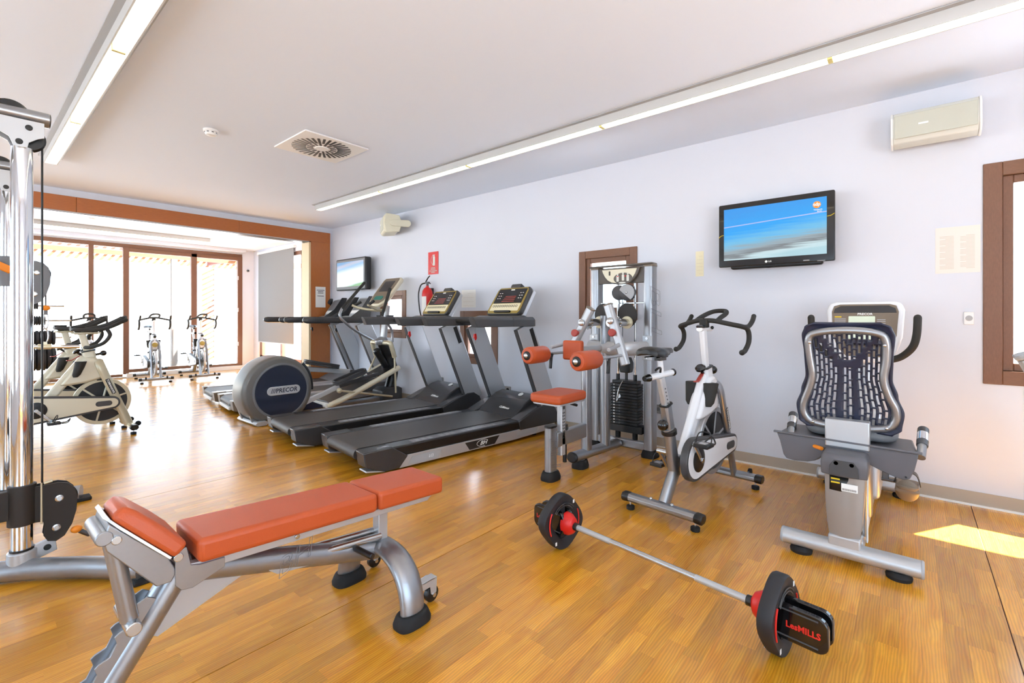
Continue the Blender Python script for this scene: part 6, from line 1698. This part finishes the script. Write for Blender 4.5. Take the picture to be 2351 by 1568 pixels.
# console with its horn handles
O = V((3.90, 0.245, 0.955)); u = V((0.11, 0, 0.375)).normalized(); n = V((-u.z, 0, u.x))
ol = [(-0.11, -0.01), (0.11, -0.01), (0.17, 0.06), (0.202, 0.16), (0.215, 0.35), (0.20, 0.40), (0.16, 0.412), (-0.16, 0.412), (-0.20, 0.40), (-0.215, 0.35), (-0.202, 0.16), (-0.17, 0.06)]
rco = r_(on_plane(O, u, n, ol, -0.075, 0.0), 'console', 'white_paint', 0.022, 4)
fc_ = [(a * 0.85, 0.03 + b * 0.865) for a, b in ol]
r_(on_plane(O, u, n, fc_, 0.0, 0.006), 'console_face', 'brown_panel', 0.004, root=rco)
r_(on_plane(O, u, n, [(-0.172, 0.325), (0.172, 0.325), (0.165, 0.355), (0.13, 0.374), (-0.13, 0.374), (-0.165, 0.355)], 0.006, 0.009), 'console_visor', 'hood_grey', 0.001, root=rco)
r_(on_plane(O, u, n, rrect(-0.06, 0.085, 0.14, 0.30, 0.004, 2), 0.006, 0.009), 'display', 'lcd', root=rco)
r_(B().text('PRECOR', 0.022, O + V((0, -0.005, 0)) + u * 0.315 + n * 0.0075, n, up=u, bold=0.0006), 'maker_mark', 'white', root=rco)
pmk = B()
for k in range(5): pmk.join(on_plane(O, u, n, rrect(0.10, 0.165, 0.235 + 0.011 * k, 0.240 + 0.011 * k, 0.001, 1), 0.006, 0.0066))
for k in range(4): pmk.join(on_plane(O, u, n, rrect(-0.115, -0.07, 0.235 + 0.013 * k, 0.240 + 0.013 * k, 0.001, 1), 0.006, 0.0066))
r_(pmk, 'panel_marks', 'light_grey', each=True, root=rco)
r_(on_plane(O, u, n, rrect(0.125, 0.165, 0.292, 0.300, 0.002, 2), 0.006, 0.0066), 'yellow_mark', 'yellow_tag', root=rco)
r_(on_plane(O, u, n, rrect(-0.16, 0.10, 0.095, 0.125, 0.012, 3), 0.006, 0.05), 'book_ledge', 'navy', 0.006, root=rco)
for s in (-1, 1):
    hn = bez([(3.93, 0.25 + s * 0.13, 0.955), (3.90, 0.25 + s * 0.20, 0.985), (3.86, 0.25 + s * 0.255, 1.05), (3.84, 0.25 + s * 0.275, 1.13), (3.83, 0.25 + s * 0.28, 1.235)], 6)
    r_(B().tube(hn, 0.021, 16).ball(hn[-1], 0.021), 'horn_handle', 'grip', root=rco)
# pedals with straps
for s, (px0, pz0) in ((-1, (3.79, 0.225)), (1, (3.72, 0.40))):
    yc = RY + s * 0.235
    pd = r_(B().loft([[(px0 + a, yc + c, pz0 + h) for a, c in rrect(-0.12, 0.06, -0.055, 0.055, 0.03, 4)] for h in (-0.022, 0.0)]), 'pedal', 'brown_panel', 0.006)
    r_(B().loft([[(px0 - 0.115 + 0.02 * q, yc + 0.058 * math.cos(t), pz0 - 0.03 + (0.012 + 0.055 * q) * math.sin(t)) for t in [PI * 2 * k / 20 for k in range(20)]] for q in (0.0, 0.4, 0.8, 1.0)]), 'heel_cup', 'brown_panel', 0.004, root=pd, smooth=60)
    r_(B().rtube(bez([(px0 - 0.01, yc - 0.062, pz0 - 0.01), (px0 - 0.02, yc - 0.04, pz0 + 0.06), (px0 - 0.02, yc + 0.03, pz0 + 0.065), (px0 - 0.01, yc + 0.062, pz0 - 0.005)], 5), 0.006, 0.05, up=(1, 0, 0)), 'pedal_strap', 'hood_grey', 0.002, root=pd)
    r_(B().cyl((px0, RY + s * 0.10, pz0 - 0.01), (px0, yc - s * 0.03, pz0 - 0.01), 0.010), 'pedal_spindle', 'dark_steel', root=pd)
    r_(B().rtube([(3.86, RY + s * 0.13, 0.30), (px0, RY + s * 0.13, pz0 - 0.01)], 0.02, 0.035, up=(0, 1, 0)), 'crank', 'dark_steel', 0.003)

# ================================================================== MACHINE AT THE RIGHT EDGE
ed = thing('upright_bike', 'silver slanted upright of an exercise machine beside the big brown window', 'exercise machine', (3.85, -0.62, 0))
def e_(b, name, m, bev=0.0, **k): return part(ed, name, b, m, bev, w=True, **k)
e_(B().rtube([(3.86, -0.88, 0.10), (3.78, -0.485, 1.02)], 0.10, 0.09, up=(0, 1, 0)), 'upright', 'silver_soft', 0.006)
e_(B().rtube([(3.778, -0.482, 1.02), (3.776, -0.472, 1.045)], 0.108, 0.098, up=(0, 1, 0)), 'upright_cap', 'light_grey', 0.006)
e_(B().rtube([(3.775, -0.60, 1.02), (3.765, -0.55, 1.04)], 0.06, 0.04, up=(0, 1, 0)), 'grip_block', 'dark_grey', 0.006)
e_(B().rtube([(3.60, -0.90, 0.06), (4.15, -0.90, 0.06)], 0.10, 0.12), 'base', 'silver', 0.01)
e_(B().rtube([(3.86, -1.7, 0.06), (3.86, -0.90, 0.06)], 0.10, 0.10), 'base_rail', 'silver', 0.01)
